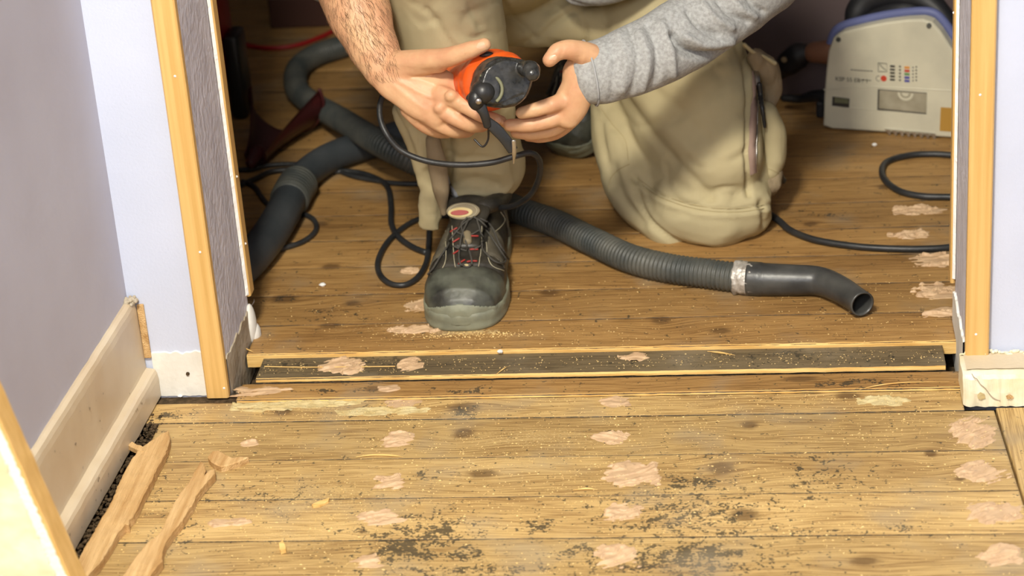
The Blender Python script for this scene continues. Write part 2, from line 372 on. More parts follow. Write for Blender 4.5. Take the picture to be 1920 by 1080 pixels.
# white painted band on the front of the stub wall, with a ragged upper edge
bm = bmesh.new(); n = 40; a = []
for i in range(n+1):
    x = -.0955+(.0955-.0275)*i/n; z = .064+.0022*noise.noise(V3((x*120, 2, 8)))-.002*math.exp(-((x+.055)/.004)**2)
    a.append([bm.verts.new(p) for p in ((x, -.0022, .0015+.001*noise.noise(V3((x*160, 4, 1)))), (x, -.0022, z), (x, 0, z+.001))])
for p, q in zip(a, a[1:]):
    for k in range(2): bm.faces.new((p[k], q[k], q[k+1], p[k+1]))
wb = bm_obj('white_paint_band', bm, M['white'], wl)
bm = bmesh.new(); c = at(352, 701, y=-.003)
bmesh.ops.create_cone(bm, cap_ends=True, segments=10, radius1=.0026, radius2=.0022, depth=.003, matrix=Matrix.Translation(c) @ Matrix.Rotation(math.pi/2, 4, 'X')); bm_obj('plug_hole', bm, M['dirt'], wb)

# ---- door battens (thin varnished timber strips) as separate things
def batten(name, x0, x1, y0, y1, z0, z1, label, nails=(), m=None, ragged=0):
    bm = bmesh.new(); nz = 30; rows = []
    for i in range(nz+1):
        z = z0+(z1-z0)*i/nz; w = .0004*noise.noise(V3((z*9, x0*7, 0)))
        e = .0022 if True else 0
        cs = [(x0+w, y1), (x0+w, y0+e), (x0+w+e*.5, y0+e*.4), (x0+w+e, y0), (x1+w-e, y0), (x1+w-e*.5, y0+e*.4), (x1+w, y0+e), (x1+w, y1)]
        rows.append([bm.verts.new((x, y, z)) for x, y in cs])
    for p, q in zip(rows, rows[1:]):
        for k in range(8): bm.faces.new((p[k], p[(k+1) % 8], q[(k+1) % 8], q[k]))
    bm.faces.new(rows[0][::-1]); bm.faces.new(rows[-1])
    o = struct(bm_obj(name, bm, m or M['trim']))
    for nx, nzv, ny in nails:
        b2 = bmesh.new(); bmesh.ops.create_uvsphere(b2, u_segments=8, v_segments=6, radius=.0017, matrix=Matrix.Translation((nx, ny, nzv)) @ Matrix.Diagonal((1, .5, 1, 1)))
        bm_obj('nail', b2, M['peel'], o, True)
    return o
YT = -.0115
def nz_on(px, py, y): p = at(px, py, y=y); return (p.x, p.z, y)
batten('trim_1', -.0285, .0005, YT, .0, .002, 2.02, '', [nz_on(328, 143, YT), nz_on(375, 473, YT), nz_on(420, 728, YT)])
batten('trim_2', .9315, .960, YT, .0, at(1805, 668, y=YT).z, 2.02, '', [nz_on(1838, 178, YT), nz_on(1830, 627, YT)])
# rear corner beads
zl = at(468, 552, x=.0).z; zr = at(1785, 526, x=.932).z
b1 = batten('trim_3', -.0, .0065, TH-.006, TH+.016, .072, 2.02, '', [(.0066, at(449, 332, y=TH).z, TH+.002), (.0066, at(461, 458, y=TH).z, TH+.002)])
b2_ = batten('trim_4', X1-.0065, X1, TH-.006, TH+.016, .068, 2.02, '', [(X1-.0066, at(1785, 25, y=TH).z, TH+.002)])
for pr_, xx, sd in ((b1, 0.0, 1), (b2_, X1, -1)):
    bm = bmesh.new(); rows = []
    for i in range(160):
        z = .075+i*.004; w = .0035+.0016*noise.noise(V3((z*60, sd, 2)))+.001*noise.noise(V3((z*220, sd, 5)))
        rows.append([bm.verts.new((xx+sd*.0008, TH-.006-w, z)), bm.verts.new((xx+sd*.0045, TH-.0065, z))])
    for p, q in zip(rows, rows[1:]): bm.faces.new((p[0], p[1], q[1], q[0]))
    bm_obj('peeling_paint_edge', bm, M['peel'], pr_)

# ---- left baseboard: tall board with a rounded ledge moulding at its foot
def baseboard():
    prof = [(.000, .141), (.004, .1415), (.0085, .139), (.0105, .134), (.0115, .126), (.012, .048), (.0125, .0435), (.020, .0425), (.0235, .0405), (.0255, .036), (.0262, .028), (.0262, .003), (.0, .003)]
    bm = bmesh.new(); rows = []; n = 150
    for i in range(n+1):
        y = -.003-i*.0045 if i < n else -4.7
        rows.append([bm.verts.new((wallx(y)+dx+.0006*noise.noise(V3((y*40, z*60, 2))), y, z+.0006*noise.noise(V3((y*33, dx*90, 6))))) for dx, z in prof])
    for p, q in zip(rows, rows[1:]):
        for k in range(len(prof)): bm.faces.new((p[k], p[(k+1) % len(prof)], q[(k+1) % len(prof)], q[k]))
    bm.faces.new(rows[0]); bm.faces.new(rows[-1][::-1])
    o = struct(bm_obj('baseboard_left', bm, M['cream'])); return o
bb = baseboard()
bm = bmesh.new(); box(bm, (-.1045, -.005, .058), (-.0955, -.0005, .134), .0012); struct(bm_obj('trim_5', bm, M['splinter']))
bm = bmesh.new()
for _ in range(26): ellipsoid(bm, (wallx(0)+random.uniform(.0, .016), random.uniform(-.016, -.002), .139+random.uniform(0, .006)), (random.uniform(.002, .004),)*3, seg=8)
bm_obj('crumbly_plaster', bm, M['jamb_raw'], bb)
# paint chips on the ledge
bm = bmesh.new()
for i in range(34):
    y = random.uniform(-.5, -.05); z = random.choice([random.uniform(.006, .036), random.uniform(.02, .12)]); dx = .0264 if z < .038 else .0122
    s = random.uniform(.0008, .0022)
    vs = [bm.verts.new((wallx(y)+dx+.0002, y+s*math.cos(a)*random.uniform(.6, 1.6), z+s*math.sin(a)*random.uniform(.6, 1.4))) for a in (0, 1.2, 2.4, 3.7, 5)]
    bm.faces.new(vs)
bm_obj('paint_chip', bm, M['jamb_raw'], bb)

# ---- right skirting block: thick, chipped
def skirt_right():
    bm = bmesh.new(); n = 110; rows = []
    prof = [(0, .041), (-.010, .041), (-.030, .0425), (-.055, .044), (-.0625, .0425), (-.0655, .038), (-.067, .02), (-.067, .001), (0, .001)]
    for i in range(n+1):
        x = .9245+(1.15-.9245)*i/n if i < n else 2.4
        t = min(1, i/5.0); sh = 1-.10*(1-t)**2
        row = []
        for k, (y, z) in enumerate(prof):
            j = 0 if y == 0 else 1
            dy = .0012*noise.noise(V3((x*70, z*120, 3)))+.0016*noise.noise(V3((x*190, z*200, 9))) if j else 0
            dz = (.0010*noise.noise(V3((x*90, y*90, 1)))) if z > .01 else 0
            if z < .025 and i < 30: dy += .004*max(0, noise.noise(V3((x*60, z*50, 7))))
            row.append(bm.verts.new((x+(.0015*noise.noise(V3((z*150, y*100, 4))) if i == 0 else 0), y*sh+dy, z*(1-.05*(1-t))+dz)))
        rows.append(row)
    for p, q in zip(rows, rows[1:]):
        for k in range(len(prof)): bm.faces.new((p[k], q[k], q[(k+1) % len(prof)], p[(k+1) % len(prof)]))
    bm.faces.new(rows[0][::-1]); bm.faces.new(rows[-1])
    o = struct(bm_obj('baseboard_right', bm, M['cream_chip'])); return o
sr = skirt_right()
bm = bmesh.new()     # dusty top, slightly above the paint
rows = []
for i in range(60):
    x = .929+i*.004
    rows.append([bm.verts.new((x, y, z+.0014+.0006*noise.noise(V3((x*90, y*90, 1))))) for y, z in ((-.004, .0412), (-.030, .0427), (-.052+.002*noise.noise(V3((x*80, 0, 0))), .0440))])
for p, q in zip(rows, rows[1:]):
    for k in range(2): bm.faces.new((p[k], p[k+1], q[k+1], q[k]))
bm_obj('dusty_top', bm, M['cream_top'], sr)
bm = bmesh.new()
for i in range(60):
    x = .928+i*.0038+random.uniform(-.001, .001); ellipsoid(bm, (x, random.uniform(-.010, -.001), .042+random.uniform(0, .003)), (random.uniform(.002, .005), random.uniform(.001, .003), random.uniform(.001, .003)), seg=8)
bm_obj('plaster_crumbs', bm, M['cream_chip'], sr, True)
def flat_patch(name, pix, y, m, parent, amp=.0):
    vs = [at(px, py, y=y) for px, py in pix]; return mesh_obj(name, vs, [tuple(range(len(vs)))], m, parent)
flat_patch('bare_wood_chip', [(1886, 742), (1893, 739), (1901, 744), (1898, 748), (1888, 748)], -.0692, M['splinter'], sr)
flat_patch('bare_wood_chip', [(1832, 741), (1838, 735), (1846, 739), (1848, 747), (1840, 750), (1834, 748)], -.0692, M['plaster_smear'], sr)
crack = [(1822, 701), (1827, 708), (1832, 711), (1838, 720), (1848, 729), (1858, 742), (1866, 748), (1875, 751)]
bm = bmesh.new(); loft(bm, [at(a, b, y=-.0686) for a, b in crack], .0005, seg=6, sub=3); bm_obj('paint_crack', bm, M['jamb_raw'], sr)

# ------------------------------------------------------------------ floors
def board_mesh(boards, m, name, res, z_of, knots=(), moulds=(), dusts=(), bevel=.0006, zb=-.03, seedk=0):
    """boards: (x0,x1,y0,y1,[slant]) -> ONE mesh, grid-topped boards with rounded arrises and skirts"""
    V = []; Fc = []; B = []; EDG = []; nb = 0
    for bi, bd in enumerate(boards):
        x0, x1, y0, y1 = bd[:4]; sl = bd[4] if len(bd) > 4 else 0
        nx = max(2, int((x1-x0)/res)); ny = max(3, int((y1-y0)/res))
        ys = np.concatenate([[y0, y0, y0+bevel*.35], np.linspace(y0+bevel, y1-bevel, ny), [y1-bevel*.35, y1, y1]])
        hz = np.concatenate([[zb, -bevel, -bevel*.35], np.zeros(ny), [-bevel*.35, -bevel, zb]])
        xs = np.concatenate([[x0], np.linspace(x0, x1, nx), [x1]]); hx = np.concatenate([[1], np.zeros(nx), [1]])
        X, Y = np.meshgrid(xs, ys, indexing='ij'); Z = np.repeat(hz[None], len(xs), 0)
        Z = np.where(hx[:, None] > 0, zb, Z)
        seed = (bi*.377+seedk*.61) % 1
        wob = (fbm(X*6, Y*0+bi, 0*X+seedk, 3)-.5)*.0022
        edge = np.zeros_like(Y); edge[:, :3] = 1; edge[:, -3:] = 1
        rag = (vnoise(X*90, Y*0+bi*3, X*0+1)-.5)*.0009
        Y2 = Y+wob*(edge)*0+rag*edge
        zt = z_of(X, Y); top = (hz[None] > -bevel*1.01)*(np.abs(hx[:, None]) < .5) > 0
        top[:, 0] = False; top[:, -1] = False; top[:, 1] |= (hx < .5); top[:, -2] |= (hx < .5)
        Z = np.where(top, Z+zt+(fbm(X*3, Y*25, X*0+bi*2.3, 2)-.5)*.0010, Z)
        if sl: X = X+sl*(Y-y0)*(hx[:, None]*0+1)*(X > (x0+x1)/2)*((X-x0)/(x1-x0))
        EDG.append((edge*1.0).ravel()); n0 = nb; V.append(np.stack([X, Y2, Z], -1).reshape(-1, 3)); nyy = len(ys); nxx = len(xs)
        idx = (np.arange(nxx-1)[:, None]*nyy+np.arange(nyy-1)[None]).ravel()+n0
        Fc.append(np.stack([idx, idx+nyy, idx+nyy+1, idx+1], -1)); nb += nxx*nyy
        B.append(np.full(nxx*nyy, seed))
    V = np.concatenate(V); Fc = np.concatenate(Fc); B = np.concatenate(B)
    me = bpy.data.meshes.new(name); me.vertices.add(len(V)); me.vertices.foreach_set('co', V.astype(np.float32).ravel())
    me.loops.add(len(Fc)*4); me.loops.foreach_set('vertex_index', Fc.astype(np.int32).ravel())
    me.polygons.add(len(Fc)); me.polygons.foreach_set('loop_start', np.arange(0, len(Fc)*4, 4, dtype=np.int32)); me.polygons.foreach_set('loop_total', np.full(len(Fc), 4, np.int32))
    me.update(calc_edges=True); me.polygons.foreach_set('use_smooth', [True]*len(Fc))
    x, y = V[:, 0], V[:, 1]
    grain = y.copy(); R = np.zeros(len(V)); G = np.zeros(len(V)); D = np.zeros(len(V))
    for kx, ky, rx, ry in knots:
        dx, dy = (x-kx)/rx, (y-ky)/ry; d2 = dx*dx+dy*dy
        R = np.maximum(R, np.exp(-d2*1.2)*1.0)
        dxx = (x-kx)/(rx*3.2); grain = grain - np.tanh((y-ky)/(ry*1.5))*ry*1.1*np.exp(-dxx**2)*np.exp(-((y-ky)/(ry*4))**2)
    for kx, ky, rx, ry, s in moulds:
        G = np.maximum(G, s*np.exp(-(((x-kx)/rx)**2+((y-ky)/ry)**2)))
    for kx, ky, rx, ry, s in dusts:
        D = np.maximum(D, s*np.exp(-(((x-kx)/rx)**2+((y-ky)/ry)**2)))
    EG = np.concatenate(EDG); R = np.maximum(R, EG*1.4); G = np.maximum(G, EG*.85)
    grain = grain+(fbm(x*4, y*3, B*9, 3)-.5)*.020
    for nm, arr in (('grain', grain), ('board', B)):
        a = me.attributes.new(nm, 'FLOAT', 'POINT'); a.data.foreach_set('value', arr.astype(np.float32))
    a = me.color_attributes.new('mark', 'FLOAT_COLOR', 'POINT')
    a.data.foreach_set('color', np.stack([R, G, D, np.ones(len(V))], -1).astype(np.float32).ravel())
    me.materials.append(m); o = bpy.data.objects.new(name, me); COL.objects.link(o); return o
def px_marks(lst, z):   # (px, py, rpx, rpy[, s]) measured on the photo -> floor coordinates
    out = []
    for t in lst:
        c = at(t[0], t[1], z=z); e = at(t[0]+t[2], t[1], z=z); f = at(t[0], t[1]-t[3], z=z)
        out.append((c.x, c.y, abs(e.x-c.x), abs(f.y-c.y))+tuple(t[4:]))
    return out
ZR = 0.0110
knF = px_marks([(870, 765, 34, 11), (905, 888, 34, 9), (1352, 878, 30, 13), (1395, 965, 32, 13), (1405, 797, 18, 8), (1745, 850, 14, 8), (1620, 1052, 34, 9), (1590, 742, 28, 7), (700, 1040, 12, 6), (870, 812, 22, 10), (530, 772, 20, 6), (1800, 898, 12, 5), (680, 996, 8, 5), (1500, 1120, 30, 10), (900, 1150, 30, 10)], 0)
moF = px_marks([(780, 1010, 130, 60, .62), (1280, 960, 190, 60, .55), (1270, 1050, 220, 40, .66), (1560, 890, 80, 40, .42), (900, 1070, 200, 20, .5), (870, 770, 30, 10, .75), (700, 768, 40, 12, .70), (760, 1030, 70, 30, .95), (820, 1000, 60, 22, .85), (870, 1040, 50, 22, .7), (1290, 905, 60, 16, .8), (1270, 975, 60, 20, .75), (1300, 1040, 110, 26, .92), (1100, 1035, 80, 16, .66), (1010, 985, 40, 14, .72), (1360, 975, 60, 12, .62), (1510, 905, 14, 6, .85), (1500, 880, 8, 4, .9), (1530, 862, 12, 5, .8), (1515, 935, 12, 5, .85), (1490, 910, 8, 5, .8), (1640, 932, 8, 4, .7), (1200, 1060, 60, 20, .7), (640, 930, 12, 5, .5), (320, 780, 40, 8, .9), (300, 700, 20, 20, .5), (1340, 855, 30, 8, .5), (960, 935, 12, 4, .8), (1700, 990, 60, 6, .55), (1400, 1000, 240, 16, .42), (500, 930, 240, 30, .30), (330, 1000, 50, 50, .40), (800, 890, 60, 12, .42)], 0)
duF = px_marks([(620, 930, 260, 70, .50), (1000, 820, 300, 40, .50), (560, 1010, 200, 60, .48), (1300, 870, 300, 60, .36), (700, 790, 240, 30, .42), (1100, 960, 300, 60, .30), (600, 763, 110, 12, .62)], 0)
lines = [-.0745, -.1714, -.2655, -.3584, -.4517, -.545]
fb = [(-.096, .9605+.0*i, y1+.0005, y0-.0005, -.048) for i, (y0, y1) in enumerate(zip(lines, lines[1:]))]
def zfront(X, Y): return -.0012*np.exp(-((X+.06)/.03)**2)*0+X*0
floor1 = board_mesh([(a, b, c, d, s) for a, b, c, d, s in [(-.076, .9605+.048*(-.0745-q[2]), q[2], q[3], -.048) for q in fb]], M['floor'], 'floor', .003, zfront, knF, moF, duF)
struct(floor1)
far = [(-.2, 1.05, -.545-.094*(i+1)+.0005, -.545-.094*i-.0005) for i in range(44)]
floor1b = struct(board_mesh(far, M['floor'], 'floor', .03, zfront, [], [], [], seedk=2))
# the board that runs the other way at the right edge
def side_board():
    bm = bmesh.new()
    for j, (xa, xb) in enumerate(((0, .16), (.162, .32), (.324, .5), (.504, .7), (.704, .9), (.904, 1.3))):
        y1 = -.0685; y0 = -.70
        vs = []
        n = 60
        for i in range(n+1):
            y = y1+(y0-y1)*i/n; e = .9635-.048*(y-y1)+.0008*noise.noise(V3((y*80, 0, 0)))
            vs.append([bm.verts.new((e+xa+dx, y, z)) for dx, z in ((0, -.03), (0, -.001), (.0012, .0))]+[bm.verts.new((e+xb, y, z)) for z in (.0, -.03)])
        for p, q in zip(vs, vs[1:]):
            for k in range(4): bm.faces.new((p[k], p[k+1], q[k+1], q[k]))
        bm.faces.new(vs[0]); bm.faces.new(vs[-1][::-1])
    return bm_obj('floor', bm, None)
sb = side_board(); me = sb.data; me.materials.append(M['floor']); co, _ = get_np(me)
for nm, arr in (('grain', co[:, 0]), ('board', np.full(len(co), .35))):
    a = me.attributes.new(nm, 'FLOAT', 'POINT'); a.data.foreach_set('value', arr.astype(np.float32))
# grain on this one must run along y: swap object axes by rotating the object
sb.rotation_euler = (0, 0, math.pi/2)
co2 = np.stack([co[:, 1], -co[:, 0], co[:, 2]], -1); set_np(me, co2); struct(sb)
# back room boards
kR = px_marks([(530, 560, 30, 9), (620, 500, 22, 6), (1030, 548, 22, 8), (620, 610, 26, 6), (1720, 470, 20, 6), (880, 600, 10, 5), (1520, 420, 16, 5), (600, 420, 18, 5), (1240, 600, 22, 8), (1660, 350, 18, 5), (1350, 620, 24, 6), (660, 568, 16, 6)], ZR)
mR = px_marks([(530, 560, 30, 10, .5), (640, 590, 60, 10, .45), (1550, 400, 60, 10, .35)], ZR)
dR = px_marks([(700, 615, 260, 22, .42), (880, 622, 90, 8, .75), (1150, 610, 300, 18, .35), (1600, 600, 200, 30, .3), (1040, 400, 80, 50, .45), (640, 400, 100, 30, .3)], ZR)
ly = [at(1000, p, z=ZR).y for p in (660, 596)]
yl = [.0915]+[.1785+.0925*i for i in range(32)]
rb_ = [(-1.19 if i > 0 else .0045, 2.39 if i > 0 else X1-.003, a+.0004, b-.0004) for i, (a, b) in enumerate(zip(yl, yl[1:]))]
rb_ = [(x0, x1, a, b) for x0, x1, a, b in rb_]
near = [(x0, x1, a, b) for x0, x1, a, b in rb_[:1]]
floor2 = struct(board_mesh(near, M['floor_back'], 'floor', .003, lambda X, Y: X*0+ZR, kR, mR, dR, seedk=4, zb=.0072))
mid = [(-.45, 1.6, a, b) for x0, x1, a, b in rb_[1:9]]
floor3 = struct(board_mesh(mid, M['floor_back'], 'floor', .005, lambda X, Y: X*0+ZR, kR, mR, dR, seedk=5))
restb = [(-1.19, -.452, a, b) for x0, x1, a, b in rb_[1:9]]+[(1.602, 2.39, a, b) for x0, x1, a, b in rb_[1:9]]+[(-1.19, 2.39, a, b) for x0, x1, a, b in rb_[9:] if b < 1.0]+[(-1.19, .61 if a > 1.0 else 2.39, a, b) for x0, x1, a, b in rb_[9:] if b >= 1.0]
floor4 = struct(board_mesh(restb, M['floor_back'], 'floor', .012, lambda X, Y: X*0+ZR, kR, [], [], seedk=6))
# fresh cut lip on the front edge of the back-room floor
def lip(name, x0, x1, y, z0, z1, m, parent, t=.0016, amp=.0010):
    bm = bmesh.new(); rows = []; n = 260
    for i in range(n+1):
        x = x0+(x1-x0)*i/n; d = amp*noise.noise(V3((x*40, y, 1)))+.4*amp*noise.noise(V3((x*170, y, 4)))
        rows.append([bm.verts.new(p) for p in ((x, y-t+d*.3, z0+d), (x, y-t*.8+d*.6, z1-.0012+d*.4), (x, y+.0030+d*2, z1+.0004))])
    for p, q in zip(rows, rows[1:]):
        for k in range(2): bm.faces.new((p[k], q[k], q[k+1], p[k+1]))
    return bm_obj(name, bm, m, parent, recalc=False)
lip('cut_edge', .0045, X1-.003, .0915, -.006, ZR, M['cut_edge'], floor2, .0018, .0010)
# ---- loose threshold strips: three separate planks
def plank(name, x0, x1, y0, y1, ztop, m, label, knots=(), moulds=(), dusts=(), lipz=None, seedk=0, zb=-.035, group=None, lm=None):
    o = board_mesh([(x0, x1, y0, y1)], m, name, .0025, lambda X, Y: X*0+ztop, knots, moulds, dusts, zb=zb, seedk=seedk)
    tag(o, label, 'plank', group)
    if lipz is not None: lip('cut_edge', x0+.001, x1-.001, y0, lipz, ztop, lm or M['cut_edge'], o, .0012, .0006)
    return o
g = None
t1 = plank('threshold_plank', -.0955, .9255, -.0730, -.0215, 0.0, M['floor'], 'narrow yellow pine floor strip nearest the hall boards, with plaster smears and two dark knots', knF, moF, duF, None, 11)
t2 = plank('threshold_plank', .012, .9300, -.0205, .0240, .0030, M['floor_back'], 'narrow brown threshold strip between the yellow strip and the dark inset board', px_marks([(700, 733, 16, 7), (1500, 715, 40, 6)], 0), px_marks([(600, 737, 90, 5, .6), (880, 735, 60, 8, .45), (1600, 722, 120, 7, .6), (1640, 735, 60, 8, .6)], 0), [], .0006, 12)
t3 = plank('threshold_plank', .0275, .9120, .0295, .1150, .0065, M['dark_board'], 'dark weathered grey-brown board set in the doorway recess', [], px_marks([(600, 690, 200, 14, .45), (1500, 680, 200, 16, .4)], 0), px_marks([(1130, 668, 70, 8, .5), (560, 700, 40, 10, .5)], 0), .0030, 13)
t3.data.transform(Matrix.Rotation(math.radians(.25), 4, 'Z'))
# splintery sliver line on the inset board
bm = bmesh.new(); loft(bm, [at(496, 687, z=.0075), at(560, 688.5, z=.0078), at(640, 688, z=.0078), at(740, 687, z=.0076)], .0007, seg=6, sub=3); bm_obj('raised_splinter', bm, M['cut_edge'], t3)

# ---- putty patches: smeared filler with ridges, part of the board they sit on
def smear(name, px, py, w, h, z, parent, m, ang=25, ridges=5, thick=.0016, seed=0, solid=.55):
    c = at(px, py, z=z); e = at(px+w/2, py, z=z); f = at(px, py-h/2, z=z)
    rx, ry = abs(e.x-c.x)*.92, abs(f.y-c.y)*.92; res = .0010
    nx, ny = int(rx*2.3/res)+2, int(ry*2.3/res)+2
    xs = np.linspace(-1.15, 1.15, nx); ys = np.linspace(-1.15, 1.15, ny); X, Y = np.meshgrid(xs, ys, indexing='ij')
    wx, wy = X*rx, Y*ry
    s = seed*3.7+px*.013
    n = fbm(wx*70+s, wy*70+s*2, X*0+s, 3)-.5
    ca, sa = math.cos(math.radians(ang)), math.sin(math.radians(ang))
    u = wx*ca+wy*sa; v = -wx*sa+wy*ca
    st = vnoise(u*45+s*5, v*330+s, X*0+s)
    d = np.sqrt(np.abs(X)**2.0+np.abs(Y)**2.0)+n*1.25+(st-.5)*.6
    mask = np.clip((1-d)/.22, 0, 1); mask = mask*mask*(3-2*mask)
    rg = np.abs(vnoise(u*18+s, v*(150+ridges*12)+3*n, X*0+s*1.3)*2-1)
    H = mask*(thick*(.30+.5*st)+thick*2.3*np.clip(.26-rg, 0, 1)/.26*.8)
    Z = z-.0006+H+(mask > 0)*.0002
    co = np.stack([c.x+wx, c.y+wy, Z], -1).reshape(-1, 3)
    keep = mask > .02
    idx = np.arange(nx*ny).reshape(nx, ny)
    k4 = keep[:-1, :-1] | keep[1:, :-1] | keep[:-1, 1:] | keep[1:, 1:]
    q = np.stack([idx[:-1, :-1], idx[1:, :-1], idx[1:, 1:], idx[:-1, 1:]], -1)[k4]
    used = np.unique(q); mp = np.full(nx*ny, -1); mp[used] = np.arange(len(used))
    return mesh_obj(name, co[used].tolist(), mp[q].tolist(), m, parent, True)
P = M['putty']
front = [(1822, 812, 104, 60, 40), (1838, 886, 108, 42, 30), (1866, 962, 118, 40, 30), (1876, 1040, 96, 46, 20), (1186, 889, 124, 48, 25), (1166, 960, 80, 34, 15), (1160, 1044, 90, 52, 35), (745, 823, 60, 32, 10), (728, 903, 66, 36, 20), (712, 970, 100, 34, 15), (690, 1052, 66, 36, 20), (1140, 820, 86, 26, -20), (428, 981, 84, 20, 8), (472, 832, 46, 14, 15), (1500, 1110, 90, 40, 15)]
for i, (px, py, w, h, a) in enumerate(front): smear('putty_patch', px, py, w, h, 0.0, floor1, P, a, 5, .0017, i)
for i, (px, py, w, h, a) in enumerate([(755, 753, 78, 26, 6), (1152, 751, 62, 26, 5)]): smear('putty_patch', px, py, w, h, 0.0, t1, P, a, 3, .0010, 20+i)
for i, (px, py, w, h, a) in enumerate([(560, 757, 230, 24, 3), (700, 772, 210, 16, 3), (480, 765, 90, 26, 3), (1660, 752, 110, 22, 5)]): smear('plaster_smear', px, py, w, h, 0.0, t1, M['plaster_smear'], a, 2, .0014, 25+i)
for i, (px, py, w, h, a) in enumerate([(735, 728, 52, 16, 10), (492, 733, 120, 20, 5)]): smear('putty_patch', px, py, w, h, .0030, t2, P, a, 3, .0011, 30+i)
for i, (px, py, w, h, a) in enumerate([(640, 686, 84, 32, 28), (770, 682, 48, 26, 30), (1190, 668, 62, 18, 5)]): smear('putty_patch', px, py, w, h, .0068, t3, P, a, 5, .0022 if i == 0 else .0012, 40+i)
for i, (px, py, w, h, a) in enumerate([(790, 573, 80, 26, 32), (770, 619, 110, 18, 25), (770, 509, 40, 12, 10)]): smear('putty_patch', px, py, w, h, ZR, floor3 if i != 1 else floor2, P, a, 6, .0020, 50+i)
for i, (px, py, w, h, a) in enumerate([(1764, 547, 110, 36, 4), (1770, 586, 80, 24, 4), (1752, 489, 90, 26, 6), (1720, 395, 110, 20, 5), (1710, 440, 90, 16, 5)]): smear('putty_patch', px, py, w, h, ZR, floor3, P, a, 3, .0024, 60+i)

# ------------------------------------------------------------------ loose splinters and chips
def extruded_outline(name, pix, z, th, m, label, cat, group=None, bev=.0016, jag=.0016, crown=.0, zoff=0, slope=None):
    """outline measured on the floor plane, given real thickness; slightly crowned top"""
    pts = [at(px, py, z=z) for px, py in pix]
    dens = []
    for p, q in zip(pts, pts[1:]+pts[:1]):
        k = max(1, int((q-p).length/.005))
        for i in range(k):
            r = p.lerp(q, i/k); s = noise.noise(V3((r.x*260, r.y*260, 3)))*jag; dens.append(r+V3((s, s*.6, 0)))
    bm = bmesh.new(); f = bm.faces.new([bm.verts.new(p) for p in dens])
    if f.normal.z < 0: bmesh.ops.reverse_faces(bm, faces=[f])
    bm.normal_update()
    r = bmesh.ops.extrude_face_region(bm, geom=[f]); vs = [v for v in r['geom'] if isinstance(v, bmesh.types.BMVert)]
    bmesh.ops.translate(bm, verts=vs, vec=(0, 0, -th))
    bm.normal_update()
    tf = max((g for g in bm.faces if len(g.verts) > 8), key=lambda g: sum(v.co.z for v in g.verts)/len(g.verts))
    r = bmesh.ops.inset_region(bm, faces=[tf], thickness=bev, depth=bev*.5)
    for v in bm.verts:
        if v.co.z > z-th*.5: v.co.z += .0012*noise.noise(V3((v.co.x*120, v.co.y*60, 0)))
        if slope: v.co.z += slope[0]*(v.co.y-slope[1])
    bmesh.ops.triangulate(bm, faces=[g for g in bm.faces if len(g.verts) > 6])
    o = bm_obj(name, bm, m); tag(o, label, cat, group); return o
TH1 = .011
extruded_outline('broken_lath', [(306, 812), (317, 808), (318, 826), (310, 850), (298, 872), (284, 902), (268, 932), (262, 948), (250, 968), (242, 975), (243, 985), (235, 984), (222, 998), (207, 1025), (190, 1052), (166, 1078), (145, 1120), (100, 1120), (140, 1062), (168, 1010), (198, 960), (214, 930), (222, 908), (236, 880), (246, 862), (262, 842), (270, 836)], TH1, .0105, M['splinter'], 'wide torn strip of pale pine beside the cream skirting, longer one of two', 'wood offcut')
extruded_outline('broken_lath', [(376, 864), (386, 876), (384, 893), (392, 882), (404, 880), (400, 892), (383, 910), (370, 926), (360, 948), (345, 972), (324, 998), (310, 1018), (304, 1040), (304, 1052), (282, 1078), (262, 1120), (210, 1120), (236, 1070), (256, 1042), (276, 1018), (296, 1004), (306, 990), (318, 960), (336, 930), (352, 906), (366, 884)], TH1, .0105, M['splinter'], 'narrow snapped stick of pale pine with a forked tip, lying on the boards', 'wood offcut')
extruded_outline('wood_chunk', [(388, 858), (398, 847), (410, 846), (424, 852), (436, 858), (452, 856), (466, 858), (450, 866), (430, 872), (414, 876), (400, 870)], .007, .007, M['splinter'], 'small torn lump of wood on the boards just beyond the forked stick', 'wood offcut', bev=.002)
extruded_outline('wood_chip', [(584, 946), (598, 939), (617, 934), (615, 940), (600, 947), (588, 949)], .0035, .003, M['cut_edge'], 'small bright leaf-shaped wood chip alone on the hall boards', 'wood chip', bev=.0006)
extruded_outline('wood_chip', [(522, 1018), (530, 1012), (537, 1030), (526, 1033)], .005, .0045, M['cut_edge'], 'tiny upright bright wood chip near the bottom of the hall boards', 'wood chip', bev=.0005)
extruded_outline('wood_sliver', [(240, 835), (246, 828), (268, 838), (270, 846), (262, 846)], .012, .006, M['splinter'], 'short crooked sliver stuck against the skirting next to the torn strip', 'wood offcut', bev=.0006)
def sliver(pix, z, r, label, m=None):
    bm = bmesh.new(); P_ = [at(a, b, z=z) for a, b in pix]; loft(bm, P_, [r*.3]+[r]*(len(P_)-2)+[r*.2] if len(P_) > 2 else [r, r*.3], seg=6, sub=4)
    tag(bm_obj('wood_sliver', bm, m or M['cut_edge'], None, True), label, 'wood sliver')
sliver([(1327, 659), (1350, 661), (1378, 666)], .0085, .0014, 'short pale wood sliver lying on the dark inset board')
sliver([(930, 702), (942, 693), (951, 687)], .0080, .0009, 'thin slanting sliver near the middle of the dark inset board')
sliver([(1612, 730), (1650, 722), (1700, 717), (1780, 716)], .0050, .0009, 'long hair-thin wood sliver on the threshold strip near the right jamb')
sliver([(668, 857), (700, 853), (735, 854), (756, 857)], .0014, .0013, 'thin curled pale shaving on the hall boards left of centre')
sliver([(1075, 919), (1100, 916), (1120, 918)], .0012, .0013, 'short pale shaving on the hall boards below the middle')
sliver([(455, 650), (466, 656), (475, 660)], .014, .0010, 'small pale splinter at the foot of the left jamb')
